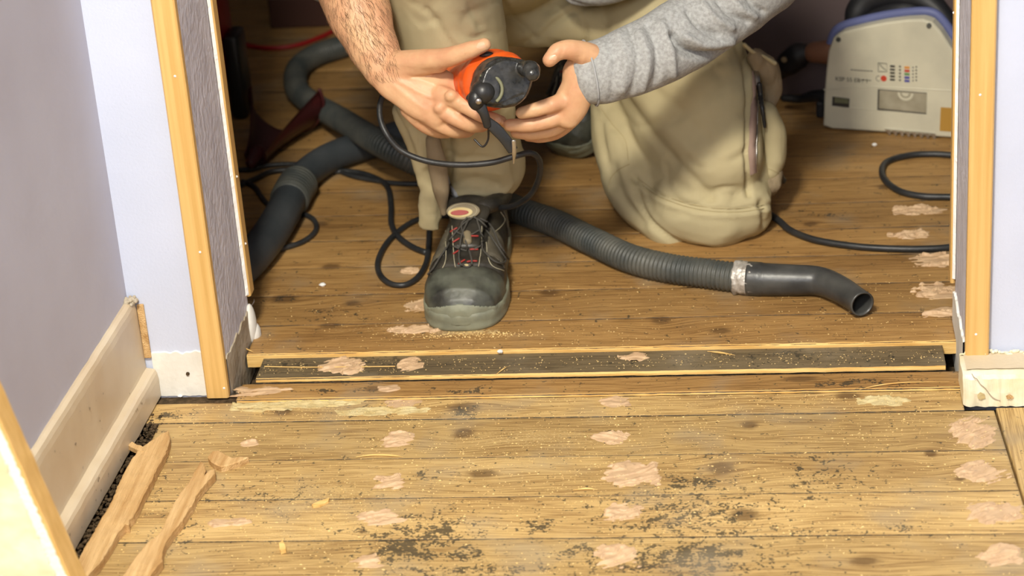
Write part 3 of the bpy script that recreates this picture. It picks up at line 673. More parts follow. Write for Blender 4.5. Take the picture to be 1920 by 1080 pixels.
sliver([(470, 575), (476, 566), (476, 560)], .030, .0006, 'curled white paint flake hanging at the left jamb corner', M['peel'])
sliver([(1470, 1), (1471, 2)], .012, .0003, 'x') if False else None
def crumb(px, py, z, r, label, m):
    bm = bmesh.new(); c = at(px, py, z=z); ellipsoid(bm, (c.x, c.y, z+r*.5), (r*1.1, r, r*.7), seg=8)
    for v in bm.verts: v.co += V3((noise.noise(v.co*500), noise.noise(v.co*500+V3((3, 3, 3))), 0))*r*.4
    tag(bm_obj('plaster_crumb', bm, m), label, 'crumb')
crumb(605, 536, ZR, .004, 'white plaster crumb on the back-room boards left of the standing boot', M['peel'])
crumb(938, 661, .010, .0035, 'white crumb on the lip of the back-room floor below the boot', M['peel'])
crumb(1640, 273, ZR, .0035, 'pale crumb on the floor in front of the saw', M['peel'])
crumb(338, 744, 0.0, .003, 'white plaster crumb below the white painted band', M['peel'])
crumb(1450-5, 5000, 0, .003, 'x', M['peel']) if False else None
# a ragged strip of dirt along the foot of the left skirting
bm = bmesh.new()
for i in range(900):
    y = random.uniform(-.6, -.05); x = wallx(y)+random.uniform(.024, .046); r = random.uniform(.0008, .0032)
    ellipsoid(bm, (x, y, random.uniform(-.006, .001)), (r, r*random.uniform(.6, 1.8), r*.6), seg=6)
o = bm_obj('rubble', bm, M['dirt']); tag(o, 'dark crumbly dirt lying in the gap along the cream skirting', 'dirt', kind='stuff')
# pale dust and grains strewn over the boards
def scatter_dust():
    V = []; Fc = []
    def grain(x, y, z, r):
        n = len(V); a = random.uniform(0, 6.28); s = random.uniform(.5, 1.8)
        for k in range(3):
            V.append((x+r*s*math.cos(a+k*2.1), y+r*math.sin(a+k*2.1), z-.0001))
        V.append((x, y, z+r*.8)); V.append((x+r*.4*math.cos(a), y+r*.4*math.sin(a), z-.0003))
        Fc.extend([(n, n+1, n+3), (n+1, n+2, n+3), (n+2, n, n+3), (n, n+2, n+1)])
    for _ in range(6200):
        y = -.0745-random.random()**1.1*.40; x = random.uniform(-.05, .95)
        d = fbm(np.array([x*9.]), np.array([y*14.]), np.array([1.]), 3)[0]
        if random.random() > (d-.22)*2.2: continue
        grain(x, y, 0.0004, random.choice([.0005, .0006, .0007, .0009, .0013 if random.random() < .5 else .0006]))
    for _ in range(700): grain(random.uniform(-.05, .92), random.uniform(-.072, -.024), .0004, random.uniform(.0005, .001))
    for _ in range(500): grain(random.uniform(.03, .91), random.uniform(.04, .078), .0070, random.uniform(.0005, .001))
    for _ in range(650): grain(random.uniform(.02, .92), random.uniform(.088, .30), ZR+.0004, random.uniform(.0004, .0010))
    for _ in range(260): grain(random.gauss(.30, .05), random.gauss(.137, .006), ZR+.0004, random.uniform(.0006, .0013))
    V2 = [V3(v) for v in V]
    return mesh_obj('sawdust', V2, Fc, M['sawdust'])
tag(scatter_dust(), 'fine pale sawdust and grains strewn over the floor boards', 'sawdust', kind='stuff')

# ------------------------------------------------------------------ leaning old board at lower left
def leaning():
    e = empty('door_casing_board', at(130, 1080, y=-.66))
    A = at(-6, 776, y=-.66); B_ = at(136, 1094, y=-.66)
    d = (B_-A).normalized(); bot = B_+d*((-B_.z+.0)/d.z if d.z else 0); top = A-d*((0.48-A.z)/-d.z if True else 0)
    up = (top-bot).normalized(); side = up.cross(V3((0, 1, 0))).normalized()   # towards +x
    if side.x < 0: side = -side
    n = V3((0, -1, 0)); L_ = (top-bot).length
    bm = bmesh.new(); rows = []; k = 90
    for i in range(k+1):
        p = bot+up*L_*i/k; w = .0012*noise.noise(V3((i*.23, 0, 0)))
        rows.append([bm.verts.new(p+side*(a+w)+V3((0, b, 0))) for a, b in ((0, .034), (0, .002), (-.002, 0), (-.085, 0), (-.085, .034))])
    for p, q in zip(rows, rows[1:]):
        for j in range(5): bm.faces.new((p[j], p[(j+1) % 5], q[(j+1) % 5], q[j]))
    bm.faces.new(rows[0]); bm.faces.new(rows[-1][::-1]); bm_obj('board', bm, M['trim'], e)
    # thick cream paint on the front face with a torn edge
    bm = bmesh.new(); rows = []
    for i in range(261):
        s = i/260; p = bot+up*L_*s
        rg = .0135+.0030*noise.noise(V3((s*60, 1, 0)))+.0026*noise.noise(V3((s*190, 1, 4)))
        r2 = .0045+.0014*noise.noise(V3((s*90, 7, 0)))+.001*noise.noise(V3((s*260, 7, 4)))
        rows.append([bm.verts.new(p+side*a+V3((0, b, 0))) for a, b in ((-.084, -.0012), (-rg, -.0012), (-rg+.0008, -.0001))])
    for p, q in zip(rows, rows[1:]):
        for j in range(2): bm.faces.new((p[j], q[j], q[j+1], p[j+1]))
    bm_obj('cream_paint_layer', bm, M['cream_chip'], e, recalc=False)
    bm = bmesh.new(); rows = []
    for i in range(261):
        s = i/260; p = bot+up*L_*s
        r1 = .0125+.0030*noise.noise(V3((s*60, 1, 0)))+.0026*noise.noise(V3((s*190, 1, 4)))
        r2 = .0035+.0016*noise.noise(V3((s*90, 7, 0)))+.0012*noise.noise(V3((s*260, 7, 4)))
        rows.append([bm.verts.new(p+side*a+V3((0, b, 0))) for a, b in ((-r1, -.0008), (-r2, -.0010), (-r2+.0006, -.0001))])
    for p, q in zip(rows, rows[1:]):
        for j in range(2): bm.faces.new((p[j], q[j], q[j+1], p[j+1]))
    bm_obj('flaking_filler_strip', bm, M['peel'], e, recalc=False)
    tag(e, 'leaning timber casing board with cream paint flaking off, in front of the left skirting', 'board')
leaning()

# ------------------------------------------------------------------ hoses
def frames(P):
    n = len(P); T = [(P[min(i+1, n-1)]-P[max(i-1, 0)]).normalized() for i in range(n)]
    u = T[0].orthogonal().normalized(); out = []
    for t in T:
        u = (u-t*u.dot(t)).normalized(); out.append((t, u, t.cross(u)))
    return out
def resample(P, step):
    out = [P[0]]; acc = 0
    for a, b in zip(P, P[1:]):
        l = (b-a).length; d = step-acc
        while d <= l:
            out.append(a.lerp(b, d/l)); d += step
        acc = l-(d-step)
    return out
def ring_tube(bm, P, rf, seg=28, capends=True):
    fr = frames(P); rings = []
    for i, (p, (t, u, v)) in enumerate(zip(P, fr)):
        r = rf(i); rings.append([bm.verts.new(p+(u*math.cos(2*math.pi*k/seg)+v*math.sin(2*math.pi*k/seg))*r) for k in range(seg)])
    for a, b in zip(rings, rings[1:]):
        for k in range(seg): bm.faces.new((a[k], a[(k+1) % seg], b[(k+1) % seg], b[k]))
    if capends: bm.faces.new(rings[0][::-1]); bm.faces.new(rings[-1])
    return rings
RH = .0205
def hz(px, py, h=RH+ZR): return at(px, py, z=h)
# long corrugated hose: from behind the man, U-turn on the left, under the boot leg, to the nozzle
hp = [V3((.35, 1.36, RH+ZR)), hz(740, 66), hz(700, 70), hz(640, 88), hz(590, 105), hz(558, 130), hz(556, 165), hz(582, 192), hz(640, 225, .052), hz(700, 262, .076), hz(760, 295, .066), hz(830, 330, .042), hz(900, 362), hz(975, 395), hz(1040, 418), hz(1110, 452), hz(1180, 484), hz(1250, 502), hz(1320, 512), hz(1388, 521)]
e = empty('vacuum_hose', hz(1388, 521, ZR)); tag(e, 'long ribbed grey vacuum hose snaking past the boot, ending in a taped black bent nozzle', 'hose')
Pd = resample(catmull(hp, 60), .00145)
bm = bmesh.new(); ring_tube(bm, Pd, lambda i: RH-.0022+.0024*(.5+.5*math.cos(2*math.pi*i*.00145/.0064)), 26); bm_obj('ribbed_hose', bm, M['hose'], e, True)
# tape collar, ragged
np_ = [hz(1378, 520), hz(1392, 521), hz(1404, 522), hz(1416, 522)]
Pt = resample(catmull(np_, 12), .0012)
bm = bmesh.new(); rings = ring_tube(bm, Pt, lambda i: RH+.0022, 40)
for v in bm.verts: v.co += V3((noise.noise(v.co*180), noise.noise(v.co*180+V3((5, 0, 0))), noise.noise(v.co*180+V3((0, 5, 0)))))*.0022
bm_obj('duct_tape', bm, M['tape'], e, True)
nz_p = [hz(1402, 522), hz(1440, 524), hz(1490, 525), hz(1535, 527), hz(1570, 540), hz(1600, 558), hz(1618, 571)]
Pn = resample(catmull(nz_p, 16), .003); nN = len(Pn)
def rn(i):
    s = i/(nN-1); return .0232 if s < .10 else (.0222 if s < .14 else .0222-.0052*min(1, (s-.14)/.75))
bm = bmesh.new(); R_ = ring_tube(bm, Pn, rn, 32, False)
fr = frames(Pn); t, u, v = fr[-1]; wall = .0022; prev = R_[-1]
inner = []
for dp, rr in ((0, rn(nN-1)-wall), (-.006, rn(nN-1)-wall), (-.02, rn(nN-1)-wall), (-.04, rn(nN-1)-wall-.0015)):
    c = Pn[-1]+t*dp; ring = [bm.verts.new(c+(u*math.cos(2*math.pi*k/32)+v*math.sin(2*math.pi*k/32))*rr) for k in range(32)]
    for k in range(32): bm.faces.new((prev[k], prev[(k+1) % 32], ring[(k+1) % 32], ring[k]))
    prev = ring
bm.faces.new(prev); bm.faces.new(R_[0][::-1]); bm_obj('bent_nozzle', bm, M['nozzle'], e, True)
# thick smooth hose at the left with a collar
RB = .0265
def hb(px, py): return at(px, py, z=RB+ZR)
e2 = empty('thick_hose', at(560, 380, z=ZR)); tag(e2, 'thick smooth dark grey hose with a ringed collar, curving out from behind the left jamb', 'hose')
bp = [hb(380, 560), hb(455, 500), hb(500, 448), hb(530, 400), hb(548, 362)]
bm = bmesh.new(); Pq = resample(catmull(bp, 16), .003); ring_tube(bm, Pq, lambda i: RB-.0004, 28); bm_obj('hose_end', bm, M['hose_dark'], e2, True)
Pq = resample(catmull([hb(542, 376), hb(552, 356), hb(560, 344)], 10), .001); nq = len(Pq)
bm = bmesh.new(); ring_tube(bm, Pq, lambda i: RB+.0035 if i % 9 < 6 and i > 3 else RB+.0016, 30); bm_obj('collar', bm, M['hose'], e2, True)
bp = [hb(556, 350), hb(575, 325), hb(610, 300), hb(650, 283), hb(700, 268), hb(760, 250)]
bm = bmesh.new(); Pq = resample(catmull(bp, 16), .003); ring_tube(bm, Pq, lambda i: RB-.003, 28); bm_obj('hose_run', bm, M['hose_dark'], e2, True)

# ------------------------------------------------------------------ cables on the floor
def cable(name, pix, r, m, label, z=None, parent=None):
    z = (ZR+r) if z is None else z
    P_ = [at(p[0], p[1], z=(p[2] if len(p) > 2 else z)) for p in pix]
    bm = bmesh.new(); ring_tube(bm, resample(catmull(P_, 12), .005), lambda i: r, 12)
    o = bm_obj(name, bm, m, parent, True)
    if label: tag(o, label, 'cable')
    return o
cable('power_cable', [(800, 474), (775, 464), (748, 445), (734, 420), (733, 385), (726, 350), (700, 332), (660, 322), (610, 322), (560, 318), (510, 322), (480, 335), (440, 352), (380, 380)], .0045, M['black_rub'], 'black cable winding over the boards left of the boot and behind the thick hose')
cable('power_cable', [(790, 345), (745, 344), (700, 338), (660, 330), (620, 316), (560, 308), (505, 310), (470, 318), (430, 318)], .0040, M['black_rub'], 'thin black cable running left behind the shin into the dark corner')
cable('power_cable', [(455, 340), (478, 352), (505, 385), (560, 398), (588, 412), (592, 432), (570, 452), (530, 466), (490, 478), (440, 490)], .0040, M['black_rub'], 'black cable looping under the thick hose beside the left jamb')
cable('red_cable', [(395, 60), (440, 78), (480, 88), (520, 90), (560, 84), (600, 70), (640, 50), (700, 20)], .0045, M['redcable'], 'thin red cable lying across the far boards')

# ------------------------------------------------------------------ red machine, dustpan, dark block
def vac():
    e = empty('vacuum_cleaner', (-.36, 1.05, ZR)); tag(e, 'red wheeled vacuum cleaner half hidden behind the left jamb', 'vacuum cleaner')
    cx, cy = -.375, 1.02
    bm = bmesh.new(); prof = [(.02, .05), (.165, .055), (.178, .075), (.18, .12), (.178, .33), (.172, .345)]
    rings = []
    for r, z in prof: rings.append([bm.verts.new((cx+r*math.cos(2*math.pi*k/48), cy+r*math.sin(2*math.pi*k/48), z)) for k in range(48)])
    for a, b in zip(rings, rings[1:]):
        for k in range(48): bm.faces.new((a[k], a[(k+1) % 48], b[(k+1) % 48], b[k]))
    bm.faces.new(rings[0][::-1]); bm.faces.new(rings[-1]); bm_obj('drum', bm, M['redmachine'], e, True)
    bm = bmesh.new(); rings = []
    for r, z in [(.182, .345), (.186, .36), (.18, .40), (.14, .45), (.06, .47)]: rings.append([bm.verts.new((cx+r*math.cos(2*math.pi*k/48), cy+r*math.sin(2*math.pi*k/48), z)) for k in range(48)])
    for a, b in zip(rings, rings[1:]):
        for k in range(48): bm.faces.new((a[k], a[(k+1) % 48], b[(k+1) % 48], b[k]))
    bm.faces.new(rings[0][::-1]); bm.faces.new(rings[-1]); bm_obj('lid', bm, M['black'], e, True)
    bm = bmesh.new(); loft(bm, [(cx-.07, cy, .46), (cx-.05, cy, .51), (cx+.05, cy, .51), (cx+.07, cy, .46)], .012, sub=5); bm_obj('handle', bm, M['black'], e, True)
    bm = bmesh.new(); box(bm, (-.196, .965, ZR), (-.170, 1.03, .158), .008); bm_obj('corner_bumper', bm, M['black'], e, True)
    for wx, wy in ((-.56, .955), (-.30, 1.19)):
        bm = bmesh.new(); rings = []
        for dx, r in ((-.016, .060), (-.016, .078), (-.010, .084), (.010, .084), (.016, .078), (.016, .052), (.011, .048), (.011, .012)):
            rings.append([bm.verts.new((wx+dx, wy+r*math.cos(2*math.pi*k/40), ZR+.084+r*math.sin(2*math.pi*k/40))) for k in range(40)])
        for a, b in zip(rings, rings[1:]):
            for k in range(40): bm.faces.new((a[k], a[(k+1) % 40], b[(k+1) % 40], b[k]))
        bm.faces.new(rings[0][::-1]); bm.faces.new(rings[-1]); bm_obj('wheel', bm, M['black'], e, True)
vac()
def pan():
    e = empty('dustpan', at(530, 290, z=ZR)); tag(e, 'dark red flared plastic scoop lying beside the thick hose', 'scoop')
    # flared sheet: wide curved mouth at upper right, narrowing to lower left
    A = [at(478, 308, z=ZR+.002), at(500, 300, z=.02), at(540, 285, z=.018), at(592, 262, z=.022)]
    bm = bmesh.new(); rows = []; n = 22; k = 18
    mouthc = at(538, 198, z=.060); tip = at(480, 304, z=.022)
    ax = (mouthc-tip).normalized(); side = ax.cross(V3((0, 0, 1))).normalized(); up = side.cross(ax)
    L_ = (mouthc-tip).length
    for i in range(n+1):
        s = i/n; c = tip+ax*L_*s; r = .014+.040*s**1.4
        rows.append([c+side*math.cos(a)*r*(1.15)+up*(math.sin(a)*r)+ax*(.012*math.sin(a))*s for a in [math.radians(-200+ (220*j/k)) for j in range(k+1)]])
    V = []; Fc = []
    for layer, off in ((0, 0), (1, .0025)):
        for row in rows:
            c = sum(row, V3())/len(row)
            for p in row: V.append(p+(p-c).normalized()*off)
    w = k+1; N1 = (n+1)*w
    for i in range(n):
        for j in range(k):
            a = i*w+j; Fc.append((a, a+1, a+w+1, a+w)); Fc.append((N1+a, N1+a+w, N1+a+w+1, N1+a+1))
    for i in range(n):
        for j in (0, k): a = i*w+j; Fc.append((a, a+w, N1+a+w, N1+a))
    for j in range(k):
        for i in (0, n): a = i*w+j; Fc.append((a, a+1, N1+a+1, N1+a))
    mz = min(v.z for v in V); V = [v+V3((0, 0, ZR+.0005-mz)) for v in V]
    mesh_obj('scoop_shell', V, Fc, M['darkred'], e, True)
    bm = bmesh.new(); ed = [V[N1+n*w+j] for j in range(w)]; loft(bm, ed, .0028, seg=8, sub=2); bm_obj('rim', bm, M['darkred'], e, True)
    h = tip-ax*.01; h.z = V[0].z
    bm = bmesh.new(); t0 = V3((tip.x, tip.y, ZR+.022)); loft(bm, [t0+ax*.01, t0-ax*.02], [.012, .009], sub=5); bm_obj('handle', bm, M['darkred'], e, True)
pan()
e = empty('wooden_bench', (-.1, 1.5, ZR)); tag(e, 'low dark red-brown wooden block standing on the far boards behind the arm', 'block')
bm = bmesh.new(); box(bm, (-.222, 1.44, ZR), (.18, 1.56, .072), .004); bm_obj('front_rail', bm, M['darkwood'], e)
bm = bmesh.new(); box(bm, (-.205, 1.56, ZR), (.17, 1.74, .060), .004); bm_obj('tread', bm, M['darkwood'], e)

# ------------------------------------------------------------------ circular saw
def saw():
    zf = ZR
    base = at(1545, 243, z=zf); base2 = at(1785, 262, z=zf)
    ux = (base2-base); ux.z = 0; ux.normalize(); uz = V3((0, 0, 1)); uy = ux.cross(V3((0, 0, 1)))*-1   # uy points away from camera
    if uy.y < 0: uy = -uy
    O = base
    Mx = Matrix(((ux.x, uy.x, 0, O.x), (ux.y, uy.y, 0, O.y), (0, 0, 1, zf), (0, 0, 0, 1)))
    Mi = Mx.inverted()
    e = empty('circular_saw', O); tag(e, 'ivory circular saw with black grip standing on the floor by the right jamb', 'saw')
    def L(px, py, d=0.0):      # pixel -> coordinates on the saw's cover plane, d metres behind it
        r = ray(px, py); o = Mi @ CAMP; q = Mi.to_3x3() @ r; t = (d-o.y)/q.y; return V3((o.x+q.x*t, d, o.z+q.z*t))
    def fin(name, bm, m, smooth=False, parent=None):
        bmesh.ops.transform(bm, matrix=Mx, verts=bm.verts); return bm_obj(name, bm, m, parent or e, smooth)
    def prism(pts, y0, y1, bev=.0, arc=None):
        bm = bmesh.new(); f = bm.faces.new([bm.verts.new((p.x, y0, p.z)) for p in pts])
        r = bmesh.ops.extrude_face_region(bm, geom=[f]); vs = [v for v in r['geom'] if isinstance(v, bmesh.types.BMVert)]
        bmesh.ops.translate(bm, verts=vs, vec=(0, y1-y0, 0))
        if bev:
            es = [ed for ed in bm.edges if all(abs(v.co.y-y0) < 1e-6 for v in ed.verts)]
            bmesh.ops.bevel(bm, geom=es, offset=bev, segments=3, profile=.5, affect='EDGES')
        return bm
    out = [(1543, 236), (1545, 180), (1549, 130), (1553, 96), (1562, 72), (1580, 60), (1620, 50), (1660, 42), (1700, 37), (1730, 36), (1748, 42), (1764, 60), (1780, 85), (1798, 112), (1822, 150), (1840, 190), (1846, 225), (1844, 262), (1800, 260), (1740, 256), (1680, 250), (1620, 246), (1560, 243)]
    pts = [L(a, b) for a, b in out]; 
    for p in pts: p.z = max(p.z, .002)
    fin('blade_cover', prism(pts, 0, .034, .004), M['saw'])
    rim = [V3((p.x*1.0+(.0), 0, p.z)) for p in pts[3:17]]
    c = sum(pts, V3())/len(pts)
    bm = bmesh.new(); loft(bm, [V3((p.x, .026, p.z))+(V3((p.x-c.x, 0, p.z-c.z)).normalized()*.004) for p in rim], .007, seg=10, sub=4); fin('cover_rim', bm, M['saw_blue'], True)
    # horizontal moulding seam
    bm = bmesh.new(); loft(bm, [L(1545, 168), L(1640, 163), L(1785, 170), L(1840, 172)], .0009, seg=6, sub=3); fin('moulded_seam', bm, M['saw'])
    bm = bmesh.new(); loft(bm, [L(1549, 198), L(1640, 206), L(1740, 212)], .0007, seg=6, sub=3); fin('moulded_seam', bm, M['saw'])
    # blade window: recess frame, blade disc
    w4 = [L(1646, 167), L(1738, 174), L(1737, 214), L(1645, 206)]
    fin('window_opening', prism([p for p in w4], -.0006, .0), M['print'])
    w5 = [L(1649, 168.5), L(1738, 175), L(1737, 211), L(1648, 203)]
    fin('blade_window', prism(w5, -.0010, -.0006), M['window_clear'])
    hub = L(1698, 174, 0); bm = bmesh.new(); seg = 28
    for r0, r1, y in ((.0085, .0125, -.0012), (0.0, .0055, -.0014)):
        for k in range(seg):
            a0, a1 = math.pi+math.pi*k/seg, math.pi+math.pi*(k+1)/seg
            q = [(hub.x+r*math.cos(a), y, hub.z+r*math.sin(a)) for r, a in ((r0, a0), (r1, a0), (r1, a1), (r0, a1))]
            if r0 == 0: q = q[1:3]+[(hub.x, y, hub.z)]
            bm.faces.new([bm.verts.new(p) for p in q])
    fin('blade_hub', bm, M['saw'])
    fin('small_slot', prism([L(1561, 181), L(1593, 185), L(1592, 202), L(1560, 198)], -.0006, .0), M['print'])
    fin('slot_indicator', prism([L(1565, 182.5), L(1591, 185.5), L(1591, 194), L(1565, 192)], -.0010, -.0006), M['clip'])
    fin('amber_insert', prism([L(1764, 201), L(1800, 203), L(1800, 248), L(1762, 245)], -.0008, .0), M['amber'])
    # teeth under the cover
    for i in range(8):
        x = 1664+i*12
        p = L(x, 246+.09*(x-1664)); bm = bmesh.new()
        tri = [(p.x-.004, p.z+.004), (p.x+.005, p.z+.004), (p.x+.0062, p.z-.0045), (p.x+.003, p.z-.0050), (p.x+.0005, p.z)]
        f = bm.faces.new([bm.verts.new((a, -.0035, max(b, .0005))) for a, b in tri])
        r = bmesh.ops.extrude_face_region(bm, geom=[f]); bmesh.ops.translate(bm, verts=[v for v in r['geom'] if isinstance(v, bmesh.types.BMVert)], vec=(0, .003, 0))
        fin('blade_tooth', bm, M['steel'])
    # screws
    for px, py in ((1742, 48), (1572, 74)):
        p = L(px, py); bm = bmesh.new(); bmesh.ops.create_cone(bm, cap_ends=True, segments=14, radius1=.0042, radius2=.0036, depth=.003, matrix=Matrix.Translation((p.x, -.001, p.z)) @ Matrix.Rotation(math.pi/2, 4, 'X')); fin('screw', bm, M['hose'])
    # printing
    def text(s, px, py, h, m, name='lettering', shear=0):
        cu = bpy.data.curves.new(name, 'FONT'); cu.body = s; cu.size = 1; cu.extrude = .01
        t = bpy.data.objects.new(name, cu); COL.objects.link(t); dg = bpy.context.evaluated_depsgraph_get(); dg.update()
        me_ = bpy.data.meshes.new_from_object(t.evaluated_get(dg)); bpy.data.objects.remove(t)
        p = L(px, py); 
        for v in me_.vertices: v.co = Mx @ V3((p.x+v.co.x*h, -.0005+v.co.z*.01, p.z+v.co.y*h))
        me_.materials.append(m); o = bpy.data.objects.new(name, me_); COL.objects.link(o); setp(o, e); return o
    text('KSP 55 EB / 1', 1566, 151, .0095, M['print'])
    def bar(px, py, w, h, m, name, n=1, dx=0, dy=0):
        bm = bmesh.new()
        for i in range(n):
            a, b = L(px+dx*i, py+dy*i), L(px+dx*i+w, py+dy*i+h); box(bm, (a.x, -.0009, b.z), (b.x, -.0002, a.z))
        fin(name, bm, m)
    bar(1595, 130, 5, 1.4, M['print'], 'small_print', 7, 6, .4); bar(1614, 149, 4, 1.4, M['print'], 'small_print', 4, 5, .3)
    for i, (m_) in enumerate((M['print_or'], M['print_red'], M['print_gr'], M['print_bl'], M['print_bl'])): bar(1696, 124+i*6.3, 9.5, 4.8 if i != 2 else 4.4, m_, 'colour_swatch')
    for i in range(5): bar(1669, 122+i*6.3, 9, 4, M['print'], 'tooth_symbol'); 
    bar(1686, 123, 3, 3, M['print'], 'small_print', 5, 0, 6.4); bar(1711, 125, 2, 2.5, M['print'], 'small_print', 5, 0, 6.2); bar(1717, 124, 2.4, 2.8, M['print'], 'small_print', 5, 0, 6.2)
    c4 = [L(1647, 118), L(1663, 119), L(1663, 134), L(1647, 134)]
    bm = bmesh.new(); loft(bm, [V3((p.x, -.0006, p.z)) for p in c4+[c4[0]]], .0005, seg=6, sub=1); fin('square_symbol', bm, M['print'])
    bm = bmesh.new(); loft(bm, [L(1650, 121, -.0006), L(1654, 126, -.0006), L(1660, 131, -.0006)], .0005, seg=6, sub=2); fin('square_symbol_mark', bm, M['print'])
    p = L(1657, 147); bm = bmesh.new(); bmesh.ops.create_cone(bm, cap_ends=True, segments=24, radius1=.0048, radius2=.0048, depth=.0006, matrix=Matrix.Translation((p.x, -.0004, p.z)) @ Matrix.Rotation(math.pi/2, 4, 'X')); fin('red_dot', bm, M['print_red'])
    p = L(1647, 147); bm = bmesh.new(); ring = [V3((p.x+.0035*math.cos(a), -.0004, p.z+.0042*math.sin(a))) for a in np.linspace(1.0, 5.3, 12)]; loft(bm, ring, .0004, seg=6, sub=1); fin('round_symbol', bm, M['print'])
    # base plate, motor, grips
    bm = bmesh.new(); a, b = L(1530, 235), L(1848, 262); box(bm, (a.x+.004, .034, .001), (b.x, .16, .006), .001); fin('base_plate', bm, M['steel'])
    bm = bmesh.new(); c = L(1680, 120); loft(bm, [(c.x, .040, c.z), (c.x, .10, c.z), (c.x, .17, c.z)], [.052, .050, .040], seg=28, sub=4, cap=False); fin('motor_housing', bm, M['grip'], True)
    # top handle (dark, big)
    hp_ = [L(1600, 58, .04), L(1612, 20, .05), L(1640, -6, .06), L(1690, -12, .06), L(1740, 8, .06), L(1775, 40, .05), L(1800, 90, .05)]
    bm = bmesh.new(); loft(bm, hp_, [.014, .020, .024, .024, .020, .016, .014], [.018, .022, .026, .026, .022, .016, .014], seg=18, sub=6); fin('top_handle', bm, M['grip'], True)
    bm = bmesh.new(); hb_ = [L(1588, 60, .055), L(1640, 40, .06), L(1700, 25, .06), L(1760, 45, .06)]; loft(bm, hb_, [.018, .034, .034, .018], [.018, .028, .032, .018], seg=18, sub=5); fin('handle_root', bm, M['grip'], True)
    # front knob on the left
    bm = bmesh.new(); kp = [L(1560, 98, .03), L(1530, 98, .035), L(1518, 100, .04)]; loft(bm, kp, [.020, .017, .014], seg=14, sub=4); fin('knob_bracket', bm, M['brownpart'], True)
    bm = bmesh.new(); kp = [L(1518, 98, .04), L(1498, 104, .04), L(1478, 120, .04), L(1464, 138, .04)]; loft(bm, kp, [.014, .021, .020, .010], seg=16, sub=5); fin('front_knob', bm, M['grip'], True)
    p = L(1470, 112, .018); bm = bmesh.new(); ellipsoid(bm, (p.x, p.y, p.z), (.005, .003, .005), seg=12); fin('knob_screw', bm, M['khaki_dark'], True)
    bm = bmesh.new(); kp = [L(1550, 182, .03), L(1528, 180, .04), L(1500, 186, .05), L(1470, 184, .05)]; loft(bm, kp, [.013, .010, .007, .006], seg=12, sub=4); fin('clamp_screw', bm, M['grip'], True)
    bm = bmesh.new(); a, b = L(1529, 192, .012), L(1541, 222, .012); box(bm, (a.x, .012, b.z), (b.x+.002, .05, a.z), .003); fin('side_bracket', bm, M['grip'])
    # cord lies on the floor: out from behind the jamb, loop, and back past the knee
    cable('power_cord', [(1410, 380), (1458, 412), (1482, 432), (1525, 449), (1580, 459), (1640, 465), (1720, 467), (1790, 462), (1850, 440), (1868, 405), (1840, 378), (1790, 370), (1730, 368), (1684, 357), (1656, 332), (1660, 306), (1700, 292), (1750, 289), (1800, 292), (1850, 296), (1865, 275), (1850, 252)], .0050, M['black_rub'], None, None, e)
saw()

# ------------------------------------------------------------------ person: continuous body, clothes as children
def WP(px, py, y): return at(px, py, y=y)
VD = FWD
bm = bmesh.new()
PEL = V3((.44, .76, .37)); CH = V3((.42, .42, .60)); SH = V3((.40, .27, .69))
KR, AR = V3((.265, .345, .485)), V3((.286, .425, .105))
HR, HL = V3((.375, .74, .37)), V3((.515, .73, .35))
KL, AL = V3((.635, .495, .085)), V3((.475, .90, .17))
loft(bm, [PEL+V3((0, .02, -.03)), V3((.435, .62, .49)), CH, SH], [.115, .11, .125, .12], [.075, .075, .085, .07], ref=(0, -1, .2), seg=28)
loft(bm, [SH+V3((0, .0, -.02)), V3((.37, .19, .72)), V3((.335, .13, .745))], [.06, .052, .05], seg=18)      # neck
loft(bm, [V3((.24, .28, .665)), SH+V3((0, 0, .01)), V3((.57, .28, .67))], [.045, .06, .045], seg=16)   # shoulders
# head: skull, jaw, nose, brow, ears, lips
HC = V3((.31, .06, .762)); Rh = Matrix.Rotation(math.radians(58), 3, 'X')
def hp3(x, y, z): return HC+Rh @ V3((x, y, z))
ellipsoid(bm, HC, (.074, .094, .100), Rh); ellipsoid(bm, hp3(0, -.022, -.058), (.055, .062, .055), Rh); ellipsoid(bm, hp3(0, -.058, -.090), (.026, .022, .020), Rh, 14)
loft(bm, [hp3(0, -.088, .018), hp3(0, -.103, -.012), hp3(0, -.112, -.030)], [.008, .010, .014], sub=4, seg=10)
ellipsoid(bm, hp3(-.032, -.082, .026), (.022, .010, .008), Rh, 12); ellipsoid(bm, hp3(.032, -.082, .026), (.022, .010, .008), Rh, 12)
ellipsoid(bm, hp3(0, -.086, -.058), (.024, .008, .005), Rh, 12); ellipsoid(bm, hp3(0, -.085, -.068), (.020, .008, .006), Rh, 12)
for s in (-1, 1): ellipsoid(bm, hp3(s*.076, .004, -.008), (.008, .020, .031), Rh, 14)
# legs
loft(bm, [HR, HR.lerp(KR, .5), KR, KR.lerp(AR, .4), AR, AR+V3((0, .0, -.04))], [.070, .062, .050, .046, .032, .03], seg=18)
loft(bm, [AR+V3((0, .03, -.05)), AR+V3((0, -.09, -.065)), AR+V3((-.003, -.20, -.072))], [.028, .034, .030], [.024, .022, .014], seg=14)
loft(bm, [HL, HL.lerp(KL, .5), KL, KL.lerp(AL, .45), AL], [.070, .064, .050, .046, .030], seg=18)
loft(bm, [AL, AL+V3((-.02, -.03, -.06)), V3((.415, .83, .055))], [.028, .028, .024], [.022, .022, .014], seg=14)
